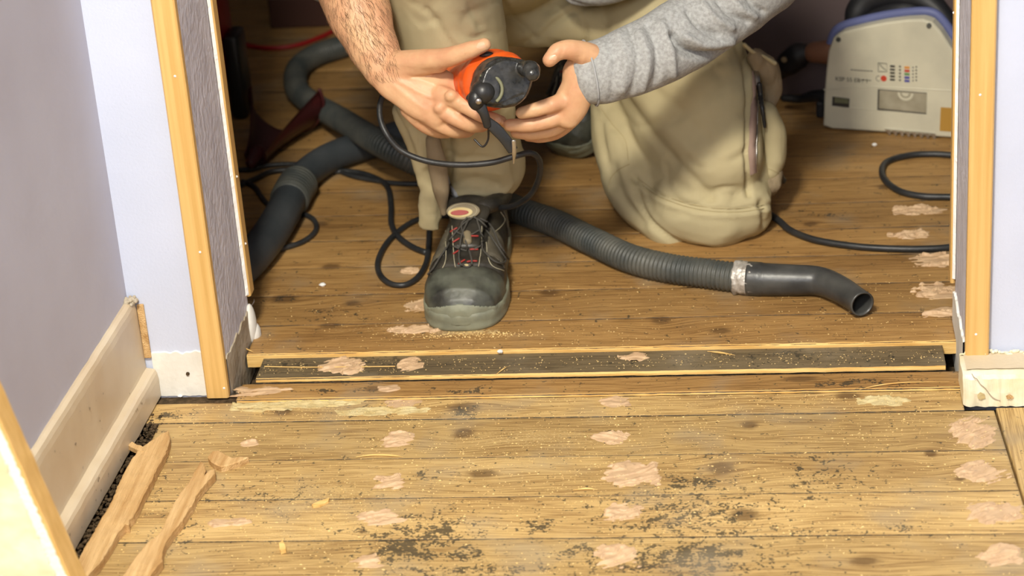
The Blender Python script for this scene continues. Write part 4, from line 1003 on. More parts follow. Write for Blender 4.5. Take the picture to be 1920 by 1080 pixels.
# right arm (left in the picture): bare forearm
EL = WP(585, -215, .39)
loft(bm, [V3((.225, .29, .66)), V3((.145, .40, .60)), EL], [.046, .044, .042], seg=18)
loft(bm, [EL, WP(640, -70, .32), WP(672, 20, .275), WP(697, 82, .245), WP(722, 130, .225)], [.042, .047, .043, .034, .0285], [.042, .042, .038, .030, .023], ref=VD, seg=26)
loft(bm, [WP(715, 122, .228), WP(752, 146, .215), WP(800, 172, .205), WP(838, 192, .20)], [.0285, .034, .0385, .036], [.022, .0185, .0165, .014], ref=VD, seg=26)
loft(bm, [WP(735, 125, .222), WP(780, 118, .206), WP(822, 116, .195)], [.020, .0175, .0145], ref=VD, seg=16)
def finger(P_, r): loft(bm, P_, r, ref=VD, seg=14, sub=6)
finger([WP(790, 116, .203), WP(838, 108, .186), WP(876, 96, .177), WP(908, 84, .173)], [.0165, .0132, .0118, .0092])
finger([WP(826, 176, .195), WP(862, 192, .180), WP(897, 213, .170), WP(922, 223, .176), WP(940, 228, .186)], [.0125, .0108, .0098, .0092, .0080])
finger([WP(808, 196, .197), WP(840, 214, .185), WP(877, 233, .183), WP(902, 236, .208), WP(914, 230, .232)], [.0125, .0108, .0098, .0088, .0076])
finger([WP(786, 208, .200), WP(815, 228, .193), WP(848, 245, .197), WP(874, 247, .222), WP(886, 241, .242)], [.0118, .0102, .0092, .0084, .0072])
finger([WP(765, 205, .205), WP(788, 231, .203), WP(814, 246, .212), WP(838, 249, .233), WP(852, 245, .250)], [.0110, .0092, .0084, .0078, .0068])
for a, b, y, r in ((846, 180, .176, .0085), (824, 203, .181, .0080), (797, 219, .189, .0074), (780, 222, .197, .0065)): ellipsoid(bm, WP(a, b, y), (r*1.1, r*.9, r), seg=12)
# left arm (right in the picture)
ER = WP(1432, -48, .35)
loft(bm, [V3((.585, .29, .665)), V3((.665, .34, .56)), ER], [.044, .040, .036], seg=18)
loft(bm, [ER, WP(1330, 32, .29), WP(1220, 100, .235), WP(1112, 130, .195)], [.032, .027, .025, .0265], [.030, .025, .023, .022], ref=VD, seg=20)
loft(bm, [WP(1120, 124, .197), WP(1094, 136, .190), WP(1084, 165, .185), WP(1070, 196, .182), WP(1056, 216, .18)], [.0275, .0265, .0225, .0235, .0225], [.021, .021, .020, .018, .015], ref=VD, seg=24)
finger([WP(1108, 106, .190), WP(1075, 94, .176), WP(1048, 96, .166), WP(1031, 112, .160)], [.0170, .0135, .0118, .0098])
finger([WP(1062, 186, .178), WP(1036, 196, .166), WP(1006, 205, .160), WP(978, 212, .160)], [.0120, .0105, .0096, .0082])
finger([WP(1066, 206, .184), WP(1040, 222, .174), WP(1000, 233, .170), WP(956, 235, .172)], [.0125, .0112, .0100, .0085])
finger([WP(1064, 220, .196), WP(1040, 240, .190), WP(1004, 249, .190), WP(968, 249, .194)], [.0120, .0105, .0094, .0080])
finger([WP(1074, 222, .212), WP(1048, 246, .212), WP(1018, 256, .214), WP(990, 256, .216)], [.0108, .0092, .0082, .0070])
body = remesh('person', bm, .0023, 3, M['skin'])
# tendons, veins and creases as fine relief
co, no = get_np(body.data)
def project(co):
    d = co-np.array(CAMP); w = d @ np.array(FWD)
    return 960+F*(d @ np.array(CR))/w, 540-F*(d @ np.array(CU))/w
def seglines(px, py, pts, width):
    best = np.full(len(px), 1e9)
    P_ = [V3((a, b, 0)) for a, b in pts]; P_ = catmull(P_, 5)
    for a, b in zip(P_, P_[1:]):
        dx, dy = b.x-a.x, b.y-a.y; l2 = dx*dx+dy*dy+1e-9
        t = np.clip(((px-a.x)*dx+(py-a.y)*dy)/l2, 0, 1)
        best = np.minimum(best, np.hypot(px-a.x-t*dx, py-a.y-t*dy))
    return np.exp(-(best/width)**2)
def relief(o, lines, amp_noise=0, nscale=(20, 20, 20), face=True, extra=None):
    co, no = get_np(o.data); px, py = project(co)
    v = np.array(CAMP)-co; v /= np.linalg.norm(v, axis=1)[:, None]; fac = np.clip((no*v).sum(1)*2.0, 0, 1) if face else 1
    d = np.zeros(len(co))
    for pts, wd, amp in lines: d += amp*seglines(px, py, pts, wd)*fac
    if amp_noise: d += amp_noise*(fbm(co[:, 0]*nscale[0], co[:, 1]*nscale[1], co[:, 2]*nscale[2], 3)-.5)*2
    if extra is not None: d += extra(co, px, py)
    set_np(o.data, co+no*d[:, None])
relief(body, [([(745, 150), (790, 175), (826, 190)], 4, .0012), ([(738, 160), (775, 190), (800, 208)], 4, .0010), ([(735, 140), (790, 150), (835, 168)], 4, .0010),
              ([(745, 128), (790, 134), (830, 140)], 8, -.0015), ([(862, 205), (872, 198)], 3, -.0008), ([(893, 200), (901, 222)], 2, -.0007), ([(835, 228), (845, 215)], 2.5, -.0007),
              ([(868, 222), (880, 240)], 2, -.0007), ([(868, 92), (872, 106)], 2, -.0006), ([(876, 92), (880, 104)], 2, -.0005),
              ([(680, 30), (700, 90), (720, 120)], 6, .0014), ([(700, 20), (716, 80)], 5, -.001),
              ([(1095, 110), (1075, 160), (1060, 200)], 5, .0010), ([(1030, 192), (1036, 204)], 2, -.0007), ([(1003, 197), (1007, 214)], 2, -.0006), ([(1000, 222), (1004, 243)], 2, -.0007), ([(1050, 110), (1056, 90)], 2.5, -.0007)],
       .0005, (60, 60, 60))
tag(body, 'person kneeling in the doorway in khaki work trousers and grey shirt, holding an orange tool', 'person')
# finger nails
bvb = bvh_of(body)
def nail(px, py, w, h, ang):
    p, n = raycast(bvb, px, py, .0004)
    if p is None: return
    t = CR*math.cos(ang)+CU*math.sin(ang); t = (t-n*t.dot(n)).normalized(); b = n.cross(t)
    bm = bmesh.new(); rows = []
    for i in range(7):
        a = -1+2*i/6; row = []
        for j in range(7):
            c = -1+2*j/6; s = math.sqrt(max(0, 1-.55*abs(a)**3)); row.append(bm.verts.new(p+t*a*w+b*c*h*s-n*(c*c*h*.35+.0002*a*a)))
        rows.append(row)
    for r0, r1 in zip(rows, rows[1:]):
        for j in range(6): bm.faces.new((r0[j], r0[j+1], r1[j+1], r1[j]))
    bm_obj('fingernail', bm, M['nail'], body, True)
nail(901, 86, .0058, .0046, math.radians(20)); nail(1036, 108, .0052, .0044, math.radians(215)); nail(934, 226, .0050, .0042, math.radians(-12))
# eyes, hair
for s in (-1, 1):
    bm = bmesh.new(); ellipsoid(bm, hp3(s*.031, -.079, .010), (.012, .010, .008), Rh, 14); bm_obj('eye', bm, M['eye'], body, True)
bm = bmesh.new(); ellipsoid(bm, hp3(0, .018, .022), (.080, .092, .092), Rh, 36)
for v in list(bm.verts):
    l = Rh.transposed() @ (v.co-HC)
    if l.y < -.058 and l.z < .062: v.co = HC+Rh @ V3((l.x*.84, l.y+.035, l.z))
    v.co += V3((noise.noise(v.co*60), noise.noise(v.co*60+V3((3, 0, 0))), noise.noise(v.co*60+V3((0, 3, 0)))))*.004
bm_obj('hair', bm, M['hair'], body, True)
# arm hair on the bare forearm: short fine strands lying along the arm
bm = bmesh.new(); cnt = 0
for _ in range(1500):
    px = random.uniform(598, 745); py = random.uniform(-60, 150)
    p, n = raycast(bvb, px, py, .0002)
    if p is None or random.random() > .85-.45*max(0, (py-60)/90): continue
    dirn = (-CU*.9+CR*random.uniform(.0, .9)); dirn = (dirn-n*dirn.dot(n)).normalized(); ln = random.uniform(.006, .014); rr = random.uniform(.00010, .00019)
    sd = n.cross(dirn)
    pts = [p, p+dirn*ln*.5+n*.0014, p+dirn*ln+n*.0012+sd*random.uniform(-.3, .3)*ln]
    prev = None
    for i, q in enumerate(pts):
        r_ = rr*(1, .9, .4)[i]; ring = [bm.verts.new(q+sd*r_), bm.verts.new(q+n*r_), bm.verts.new(q-sd*r_)]
        if prev:
            for k in range(3): bm.faces.new((prev[k], prev[(k+1) % 3], ring[(k+1) % 3], ring[k]))
        prev = ring
ah = bm_obj('arm_hair', bm, M['arm_hair'], body, recalc=False)
ah['kind'] = 'stuff'

# ---- trousers
bm = bmesh.new()
ellipsoid(bm, PEL+V3((.0, .0, -.005)), (.165, .135, .135), seg=32)
loft(bm, [PEL+V3((0, -.01, .02)), V3((.44, .70, .47))], [.15, .14], [.115, .105], ref=(0, -1, .2), seg=28)
loft(bm, [HR, HR.lerp(KR, .5)+V3((.004, 0, -.012)), KR], [.100, .092, .082], seg=26)                    # front thigh
loft(bm, [KR+V3((0, .0, .0)), V3((.272, .365, .37)), V3((.280, .385, .27)), V3((.286, .400, .19)), V3((.292, .405, .145))], [.080, .076, .068, .064, .066], [.080, .070, .062, .060, .060], ref=(0, 1, 0), seg=26)
loft(bm, [HL+V3((-.02, 0, 0)), HL.lerp(KL, .35)+V3((-.010, -.03, 0)), HL.lerp(KL, .72)+V3((-.012, -.02, .012)), KL+V3((-.024, -.016, .018))], [.108, .112, .122, .106], [.105, .100, .088, .072], ref=(0, -1, -.8), seg=30)
loft(bm, [KL+V3((-.020, -.005, .0)), KL+V3((-.03, .09, .0)), V3((.54, .72, .10)), V3((.49, .86, .15))], [.092, .088, .070, .060], [.068, .068, .062, .055], seg=24)
loft(bm, [V3((.44, .70, .30)), WP(1060, 20, .62)], [.060, .045], seg=20)
loft(bm, [WP(930, 40, .58), WP(1010, 34, .60), WP(1090, 36, .60), WP(1170, 60, .60)], [.036, .042, .042, .04], seg=18)     # loose cloth between the legs
loft(bm, [WP(1290, 380, .455), WP(1340, 392, .445), WP(1385, 386, .45)], [.056, .060, .052], seg=22)
# sagging fold at the left of the kneeling thigh
loft(bm, [WP(1150, 170, .60), WP(1168, 280, .545), WP(1200, 355, .50), WP(1262, 415, .455)], [.036, .044, .048, .044], seg=16)
# side flap of the hem hanging lower on the left
loft(bm, [WP(766, 205, .33), WP(800, 290, .335), WP(808, 360, .34), WP(803, 428, .35)], [.024, .024, .019, .0165], [.020, .018, .010, .0065], ref=(0, 1, 0), seg=16)
loft(bm, [WP(905, 250, .36), WP(922, 320, .365), WP(934, 352, .37)], [.026, .030, .026], [.018, .018, .012], ref=(0, 1, 0), seg=16)
bm2 = bm
tr = remesh('trousers', bm2, .0042, 5, M['khaki'], body)
creases = [([(1175, 185), (1225, 255), (1285, 320), (1335, 372)], 9, -.0045), ([(1200, 180), (1260, 250), (1330, 320)], 14, .004), ([(1230, 170), (1330, 260)], 10, -.0022),
           ([(1190, 330), (1200, 380), (1222, 420), (1270, 455), (1330, 470)], 6, -.0085), ([(1150, 310), (1168, 372), (1205, 420)], 9, -.006), ([(1125, 230), (1135, 300), (1150, 350)], 7, -.005),
           ([(1190, 334), (1240, 366), (1310, 388), (1380, 393), (1452, 382)], 4, -.0042), ([(1190, 346), (1240, 378), (1310, 400), (1380, 405), (1452, 395)], 5, .0028),
           ([(1400, 95), (1404, 200), (1402, 300), (1405, 365)], 5, -.0075), ([(1430, 380), (1438, 430), (1425, 460)], 7, -.007), ([(1380, 430), (1340, 455), (1280, 460)], 12, .002),
           ([(1110, 200), (1170, 260), (1180, 330)], 8, -.003), ([(1280, 150), (1350, 110)], 10, -.003),
           ([(940, 0), (965, 35), (1003, 72)], 5, -.006), ([(1003, 72), (1040, 30), (1070, 10)], 8, .005), ([(1085, 25), (1098, 60), (1096, 92)], 5, -.006), ([(1070, 20), (1020, 60), (960, 95)], 7, -.004),
           ([(800, 20), (830, 60), (850, 90)], 6, -.004), ([(880, 10), (900, 50)], 6, -.003),
           ([(838, 250), (842, 310), (835, 370)], 8, -.0075), ([(850, 345), (890, 335), (930, 345)], 6, -.0045), ([(860, 300), (905, 295), (930, 300)], 6, -.004), ([(855, 320), (900, 318), (940, 325)], 6, .003),
           ([(775, 240), (800, 290), (822, 340), (828, 420)], 8, -.004), ([(735, 205), (760, 250), (775, 290)], 6, -.005), ([(795, 270), (815, 230)], 6, .003), ([(840, 362), (900, 362), (955, 360)], 4, .003)]
def ridges(co, px, py):
    a = fbm(co[:, 0]*9+co[:, 2]*7, co[:, 1]*8, co[:, 2]*16-co[:, 0]*6, 3); b = fbm(co[:, 0]*22, co[:, 1]*20, co[:, 2]*26+co[:, 0]*12, 2)
    return -.0050*np.clip(.10-np.abs(a-.5), 0, 1)/.10*np.clip((b-.35)*3, 0, 1)
relief(tr, creases, .0034, (14, 14, 9), extra=ridges)
bvt = bvh_of(tr)
def on_surface(name, pix, r, m, bvh, parent, off=.0003, seg=6, flat=False, sub=5):
    P2 = catmull([V3((a, b, 0)) for a, b in pix], sub); pts = []
    for p in P2:
        q, n = raycast(bvh, p.x, p.y, off)
        if q is not None: pts.append((q, n))
    if len(pts) < 2: return None
    if not flat:
        bm = bmesh.new(); loft(bm, [p for p, n in pts], r, seg=seg, sub=1); return bm_obj(name, bm, m, parent, True)
    bm = bmesh.new(); prev = None
    for i, (p, n) in enumerate(pts):
        t = (pts[min(i+1, len(pts)-1)][0]-pts[max(i-1, 0)][0]).normalized(); s = n.cross(t).normalized()
        row = [bm.verts.new(p+s*r-n*.001), bm.verts.new(p+s*r*.96+n*.0009), bm.verts.new(p-s*r*.96+n*.0009), bm.verts.new(p-s*r-n*.001)]
        if prev:
            for k in range(3): bm.faces.new((prev[k], prev[k+1], row[k+1], row[k]))
        prev = row
    return bm_obj(name, bm, m, parent, True)
for dy in (0, 7): on_surface('knee_seam_stitching', [(1196, 334+dy), (1240, 364+dy), (1310, 386+dy), (1380, 391+dy), (1445, 382+dy)], .0006, M['stitch'], bvt, tr)
on_surface('inner_seam_stitching', [(1128, 205), (1150, 235), (1172, 262), (1178, 300)], .0005, M['stitch'], bvt, tr)
on_surface('knee_pad_stitching', [(1140, 360), (1145, 335), (1160, 318), (1180, 308)], .0007, M['stitch'], bvt, tr)
zt = on_surface('zip_tape', [(1413, 128), (1414, 180), (1411, 240), (1410, 290), (1412, 325)], .0058, M['zip'], bvt, tr, .0010, flat=True)
on_surface('zip_teeth', [(1417, 128), (1418, 180), (1417, 240), (1416, 290), (1417, 322)], .0010, M['steel'], bvt, tr, .0024)
# zip slider and corded puller
zp = [(1410, 130), (1413, 145), (1415, 160)]
q = [raycast(bvt, a, b, .005)[0] for a, b in zp]
if all(q): bm = bmesh.new(); loft(bm, q, [.0038, .0042, .0034], [.0016, .0016, .0016], ref=VD, seg=10, sub=4); bm_obj('zip_slider', bm, M['steel'], tr, True)
q = [raycast(bvt, a, b, .007)[0] for a, b in ((1415, 160), (1417, 180), (1421, 205), (1425, 238))]
if all(q):
    bm = bmesh.new(); loft(bm, q, [.0040, .0036, .0030, .0026], seg=10, sub=6, radfn=lambda s, a: 1+.14*math.sin(s*60)); pl = bm_obj('zip_puller', bm, M['black'], tr, True)
# cargo pocket on the outer thigh, bulging
def pocket():
    ps = [WP(1424, 205, .505), WP(1446, 210, .53), WP(1464, 245, .55), WP(1470, 300, .55), WP(1462, 345, .54)]
    bm = bmesh.new()
    loft(bm, [WP(1436, 212, .50), WP(1446, 250, .50), WP(1448, 295, .495), WP(1442, 318, .49)], [.017, .021, .020, .017], [.024, .028, .028, .024], ref=VD, seg=18)
    o = remesh('cargo_pocket', bm, .0025, 3, M['khaki'], tr); relief(o, [([(1428, 215), (1430, 260), (1426, 315)], 3, -.002)], .0022, (40, 40, 25)); b = bvh_of(o)
    on_surface('pocket_stitching', [(1434, 212), (1436, 250), (1434, 290), (1430, 310)], .0009, M['stitch'], b, tr)
    on_surface('pocket_stitching', [(1426, 312), (1445, 318), (1462, 326)], .0006, M['stitch'], b, tr)
    bm = bmesh.new(); loft(bm, [WP(1408, 332, .475), WP(1426, 342, .475), WP(1444, 345, .48), WP(1452, 330, .49)], [.012, .016, .016, .012], [.018]*4, ref=VD, seg=16)
    o = remesh('pocket_bottom', bm, .0025, 3, M['khaki_dark'], tr); relief(o, [], .005, (60, 60, 40))
    bm = bmesh.new(); loft(bm, [WP(1446, 322, .492), WP(1458, 330, .495), WP(1468, 338, .50)], [.006, .008, .005], seg=10); o = bm_obj('pocket_clip', bm, M['black'], tr, True)
    bm = bmesh.new(); loft(bm, [WP(1396, 84, .515), WP(1412, 98, .51), WP(1432, 106, .51), WP(1452, 118, .515)], [.0032, .0030, .0026, .0034], [.005]*4, ref=VD, seg=10); bm_obj('pocket_flap_edge', bm, M['khaki'], tr, True)
    bm = bmesh.new(); loft(bm, [WP(1418, 108, .515), WP(1438, 130, .525), WP(1444, 165, .535), WP(1442, 200, .535)], [.014, .017, .015, .012], [.016]*4, ref=VD, seg=14); o = remesh('pocket_upper', bm, .0025, 3, M['khaki_dark'], tr); relief(o, [], .006, (60, 60, 30))
    
pocket()
# darker lining turned out at the hem, and a pale strip
bm = bmesh.new(); loft(bm, [WP(812, 262, .318), WP(820, 310, .318), WP(826, 350, .322), WP(832, 398, .33)], [.0105, .0135, .0125, .005], [.010, .011, .010, .006], ref=VD, seg=14); o = remesh('hem_lining', bm, .0022, 2, M['khaki_dark'], tr); relief(o, [], .001, (60, 60, 20))
on_surface('hem_tape', [(836, 328), (842, 345), (850, 358), (856, 368)], .0035, M['cuff'], bvt, tr, .001, flat=True)

# ---- shirt
bm = bmesh.new()
loft(bm, [V3((.44, .71, .44)), V3((.438, .63, .52)), V3((.43, .51, .57)), CH+V3((0, -.04, .03)), SH+V3((0, .005, 0))], [.158, .155, .158, .165, .14], [.112, .110, .105, .100, .085], ref=(0, -1, .2), seg=32)
loft(bm, [V3((.46, .60, .46)), V3((.475, .535, .40)), V3((.485, .50, .372))], [.12, .088, .070], [.060, .042, .026], ref=(0, -1, .6), seg=24)   # hanging front hem
loft(bm, [V3((.235, .28, .67)), SH+V3((0, 0, .015)), V3((.575, .28, .675))], [.062, .075, .062], seg=20)
loft(bm, [SH, V3((.385, .205, .73))], [.075, .064], seg=20)
loft(bm, [V3((.222, .29, .665)), V3((.142, .40, .605)), EL+V3((.006, .008, .012))], [.065, .062, .060], seg=20)
loft(bm, [EL+V3((.002, .005, .005)), WP(607, -128, .355), WP(622, -75, .333)], [.058, .060, .059], seg=20)
loft(bm, [V3((.587, .29, .67)), V3((.667, .34, .56)), ER], [.064, .058, .054], seg=20)
loft(bm, [ER, WP(1345, 22, .30), WP(1275, 68, .26), WP(1200, 108, .222), WP(1140, 131, .202), WP(1112, 137, .196)], [.053, .050, .049, .0455, .0425, .0415], [.053, .048, .046, .042, .037, .034], ref=VD, seg=30)
sh = remesh('shirt', bm, .0036, 5, M['shirt'], body)
sl = [([(1262, 66), (1278, 88), (1310, 104), (1352, 104), (1385, 92)], 7, -.0125), ([(1285, 70), (1320, 84), (1370, 78)], 8, .007), ([(1215, 48), (1232, 90), (1232, 140), (1215, 178)], 7, -.0055), ([(1240, 44), (1258, 90), (1262, 140)], 7, .005),
      ([(1180, 55), (1196, 100), (1192, 150), (1178, 185)], 6, -.0045), ([(1160, 62), (1174, 110), (1168, 170)], 6, .003), ([(1140, 70), (1152, 120), (1146, 185)], 5, -.0025), ([(1290, 20), (1312, 50), (1345, 66)], 6, -.006), ([(1318, 8), (1342, 36), (1372, 52)], 6, .005), ([(1346, 0), (1368, 26), (1400, 40)], 6, -.006),
      ([(1395, -20), (1412, 10), (1430, 22)], 6, -.005), ([(1200, 60), (1216, 110), (1206, 170)], 5, .003), ([(1370, -8), (1392, 18), (1415, 30)], 6, .004),
      ([(1050, 0), (1120, 22), (1200, 10)], 7, -.005), ([(1060, 20), (1130, 34), (1190, 26)], 6, .003)]
relief(sh, [(a, b, c*1.2) for a, b, c in sl], .0026, (22, 22, 22))
bvs = bvh_of(sh)
bm = bmesh.new(); c0 = WP(1112, 136, .196); ax = (WP(1112, 137, .196)-WP(1140, 131, .202)).normalized(); u = (VD-ax*VD.dot(ax)).normalized(); s_ = ax.cross(u)
ring = [c0+ax*.004+s_*math.cos(a)*.0425+u*math.sin(a)*.0345 for a in np.linspace(0, 2*math.pi, 40)]
loft(bm, ring, [.0014]*len(ring), seg=8, sub=1, cap=False); bm_obj('cuff_edge', bm, M['cuff'], sh, True)
c0 = WP(623, -70, .331); ax = (WP(623, -70, .331)-WP(607, -128, .355)).normalized()

# ------------------------------------------------------------------ work shoes
def shoe():
    ox, oy, oz = .2845, .152, ZR
    st = [(.000, .012, .030), (.006, .030, .042), (.018, .043, .054), (.040, .0515, .0625), (.070, .0545, .070), (.098, .0540, .078), (.122, .0505, .084), (.150, .0475, .088), (.180, .0445, .091), (.215, .043, .094), (.250, .042, .100), (.280, .038, .104), (.300, .024, .100), (.305, .010, .09)]
    bm = bmesh.new(); rings = []; seg = 48
    Y = interp([a for a, _, _ in st], 5); Wd = interp([b for _, b, _ in st], 5); H = interp([c for _, _, c in st], 5)
    for y, w, h in zip(Y, Wd, H):
        ring = []
        for k in range(seg):
            a = 2*math.pi*k/seg; ca, sa = math.cos(a), math.sin(a); ex = .75 if sa > 0 else .45
            x = w*math.copysign(abs(ca)**(.80 if sa > 0 else .5), ca); z = .020+(h-.020)*math.copysign(abs(sa)**ex, sa) if sa > 0 else .020-.012*abs(sa)**ex
            if sa > 0: x *= 1-.22*max(0, (z-.06)/.06)*(1 if y > .11 else 0)
            ring.append(bm.verts.new((ox+x, oy+y, oz+z)))
        rings.append(ring)
    for a, b in zip(rings, rings[1:]):
        for k in range(seg): bm.faces.new((a[k], a[(k+1) % seg], b[(k+1) % seg], b[k]))
    bm.faces.new(rings[0][::-1]); bm.faces.new(rings[-1])
    up = remesh('work_shoe', bm, .0016, 3, M['leather'], body)
    def ex(co, px, py):
        y = co[:, 1]-oy; x = co[:, 0]-ox; z = co[:, 2]-oz; top = np.clip((z-.03)/.02, 0, 1)
        d = np.zeros(len(co))
        d -= .0032*np.exp(-((y-.060-.30*x*x/.05)/.0035)**2)*top                    # crease behind the toe cap
        d += .0016*np.exp(-((y-.048)/.012)**2)*top
        d -= .0035*np.exp(-((np.abs(x)-.024)/.003)**2)*np.clip((y-.072)/.01, 0, 1)*np.clip((.20-y)/.01, 0, 1)*top   # quarters overlap the tongue
        d -= .0018*(np.abs(x) < .022)*np.clip((y-.072)/.008, 0, 1)*np.clip((.20-y)/.01, 0, 1)*top
        d -= .0016*np.exp(-((y-.09-.5*(np.abs(x)-.03))/.0018)**2)*(np.abs(x) > .026)*top
        return d
    relief(up, [], .0009, (60, 60, 60), extra=ex)
    b = bvh_of(up)
    # toe cap skin: raised rubber overlay
    def overlay(name, cond, off, m, par=up):
        co, no = get_np(up.data); keep = cond(co[:, 0]-ox, co[:, 1]-oy, co[:, 2]-oz); mp = -np.ones(len(co), int); 
        fs = [tuple(p.vertices) for p in up.data.polygons if all(keep[v] for v in p.vertices)]
        used = sorted({v for f in fs for v in f}); 
        for i, v in enumerate(used): mp[v] = i
        # taper offset at the border
        cnt = np.zeros(len(co)); tot = np.zeros(len(co))
        for p in up.data.polygons:
            for v in p.vertices: tot[v] += 1
        for f in fs:
            for v in f: cnt[v] += 1
        o_ = np.where(cnt < tot, -.0006, off)
        vs = co+no*o_[:, None]
        return mesh_obj(name, vs[used].tolist(), [tuple(int(mp[v]) for v in f) for f in fs], m, par, True)
    nzz = lambda x, y: .003*np.sin(x*160)*0
    overlay('toe_cap', lambda x, y, z: (y < .055+.22*np.abs(x)) & (z > .010) & (z < .1), .0016, M['toe'])
    overlay('toe_bumper', lambda x, y, z: (z < .034-.22*np.clip(y-.004, 0, 1)+.004*np.cos(x*50)) & (y < .075) & (z > .008), .0034, M['sole'])
    for sg in (-1, 1): overlay('side_panel', lambda x, y, z: (sg*x > .0275) & (y > .088+.25*(np.abs(x)-.03)) & (y < .165) & (z > .045), .0013, M['leather2'])
    overlay('heel_counter', lambda x, y, z: (y > .245) & (z < .07) & (z > .02), .0016, M['leather2'])
    # sole
    bm = bmesh.new(); outl = []
    for y, w in [(-.004, .0), (-.003, .018), (.003, .033), (.016, .046), (.040, .0545), (.070, .0575), (.100, .0565), (.135, .050), (.17, .045), (.21, .044), (.25, .0445), (.285, .040), (.303, .026), (.309, .0)]: outl.append((w, y))
    full = outl+[(-w, y) for w, y in outl[-2:0:-1]]; full = [V3((x, y, 0)) for x, y in full]; full = catmull(full+[full[0]], 4)[:-1]
    cy_ = sum(p.y for p in full)/len(full); prev = None; levels = [(0, .975), (.002, .995), (.006, 1.0), (.010, .985), (.014, 1.0), (.020, 1.0), (.0245, .985), (.026, .93)]
    rows = [[bm.verts.new((ox+p.x*s, oy+cy_+(p.y-cy_)*(1-(1-s)*.5), oz+z)) for p in full] for z, s in levels]; n = len(full)
    for a, c in zip(rows, rows[1:]):
        for k in range(n): bm.faces.new((a[k], a[(k+1) % n], c[(k+1) % n], c[k]))
    bm.faces.new(rows[0][::-1]); bm.faces.new(rows[-1]); bm_obj('sole', bm, M['sole'], up, True)
    # padded collar and tongue
    bm = bmesh.new(); ring = [V3((ox+.041*math.cos(a), oy+.232+.060*math.sin(a), oz+.097-.006*math.sin(a))) for a in np.linspace(-math.pi*.42, math.pi*1.42, 22)]
    loft(bm, ring, [.010]+[.0125]*20+[.010], seg=14, sub=2); bm_obj('padded_collar', bm, M['leather'], up, True)
    bm = bmesh.new(); loft(bm, [V3((ox, oy+.100, oz+.078)), V3((ox, oy+.140, oz+.090)), V3((ox, oy+.168, oz+.100)), V3((ox+.001, oy+.184, oz+.108))], [.020, .023, .029, .026], [.006, .008, .011, .010], ref=(0, -.45, 1), seg=22)
    tg = remesh('tongue', bm, .0016, 2, M['leather'], up); bt = bvh_of(tg)
    bm = bmesh.new(); ellipsoid(bm, WP(884, 386, oy+.196), (.031, .014, .0155)); bm_obj('tongue_pad', bm, M['black'], up, True)
    def combo(px, py, off):
        best = None
        for bb_ in (b, bt):
            q, n = raycast(bb_, px, py, off)
            if q is not None and (best is None or (q-CAMP).length < (best-CAMP).length): best = q
        return best
    # oval badge on the tongue
    def oval(name, cx, cy, w, h, d, m, rot=-3):
        pts = []
        for k in range(36):
            a = 2*math.pi*k/36; x, y = w*math.cos(a), h*math.sin(a); r = math.radians(rot); pts.append((cx+x*math.cos(r)-y*math.sin(r), cy+x*math.sin(r)+y*math.cos(r)))
        cpt = combo(869, 397, .0); cpt = cpt+(CAMP-cpt).normalized()*.0045; r0_ = ray(cx, cy); n0_ = V3((-.05, -.86, .5)).normalized(); cpt = CAMP+r0_*((cpt-CAMP).dot(n0_)/r0_.dot(n0_))
        n = V3((-.05, -.86, .5)).normalized(); tng = []
        for a, b_ in pts:
            r_ = ray(a, b_); t = (cpt-CAMP).dot(n)/r_.dot(n); tng.append(CAMP+r_*t)
        bm = bmesh.new(); lo = [bm.verts.new(p-n*.008) for p in tng]; hi = [bm.verts.new(p+n*(d-.0004)) for p in tng]; top = [bm.verts.new(cpt+(p-cpt)*.94+n*d) for p in tng]
        for k in range(36): bm.faces.new((lo[k], lo[(k+1) % 36], hi[(k+1) % 36], hi[k])); bm.faces.new((hi[k], hi[(k+1) % 36], top[(k+1) % 36], top[k]))
        bm.faces.new(top); bm_obj(name, bm, m, up); return cpt, n, tng
    _, n_, t1_ = oval('tongue_badge', 869, 396, 31, 16, .0035, M['badge'])
    _, n_, t2_ = oval('tongue_badge_inset', 864, 399, 23, 9.5, .0044, M['plaster_smear'])
    oval('tongue_badge_mark', 863, 399.5, 17, 5, .0052, M['red'])
    bm = bmesh.new(); q0 = [p+n_*.0036 for p in t1_]; c_ = sum(q0, V3())/36; q0 = [c_+(p-c_)*.84 for p in q0]; loft(bm, q0+[q0[0]], [.0006]*37, seg=6, sub=1, cap=False); bm_obj('badge_stitching', bm, M['thread'], up)
    # eyelet stays with red marks
    def strip(name, pix, r, m, off=.0012, sub=6, seg=8):
        P2 = catmull([V3((a, c, 0)) for a, c in pix], sub); pts = [combo(p.x, p.y, off) for p in P2]; pts = [p for p in pts if p is not None]
        if len(pts) > 1: bm = bmesh.new(); loft(bm, pts, r, seg=seg, sub=1); return bm_obj(name, bm, m, up, True)
    for a, c in ((886, 444), (886, 469), (884, 491)): strip('red_lace_loop', [(a-7, c+1), (a, c), (a+9, c)], .0014, M['red'], .0016)
    for a, c in ((852, 432), (856, 452), (856, 474), (866, 492)): strip('red_lace_loop', [(a-5, c+3), (a, c), (a+5, c-3)], .0013, M['red'], .0016)
    strip('eyelet_stay_stitching', [(848, 424), (850, 460), (852, 490), (858, 508), (876, 514), (892, 510), (899, 490), (902, 455), (903, 425)], .0006, M['thread'], .0006)
    strip('panel_stitching', [(836, 425), (836, 470), (834, 495), (822, 512), (808, 514)], .0006, M['thread'], .0008)
    strip('panel_stitching', [(912, 455), (914, 480), (922, 498), (944, 508)], .0006, M['thread'], .0008)
    strip('collar_stitching', [(938, 398), (946, 412), (938, 426), (926, 436)], .0007, M['thread'], .0008)
    strip('tongue_tab', [(876, 440), (877, 452)], .0062, M['badge'], .0)
    # laces: loose loops and ends
    strip('lace', [(884, 412), (868, 424), (850, 446), (834, 472), (820, 496), (806, 514)], .0014, M['lace'], .0028)
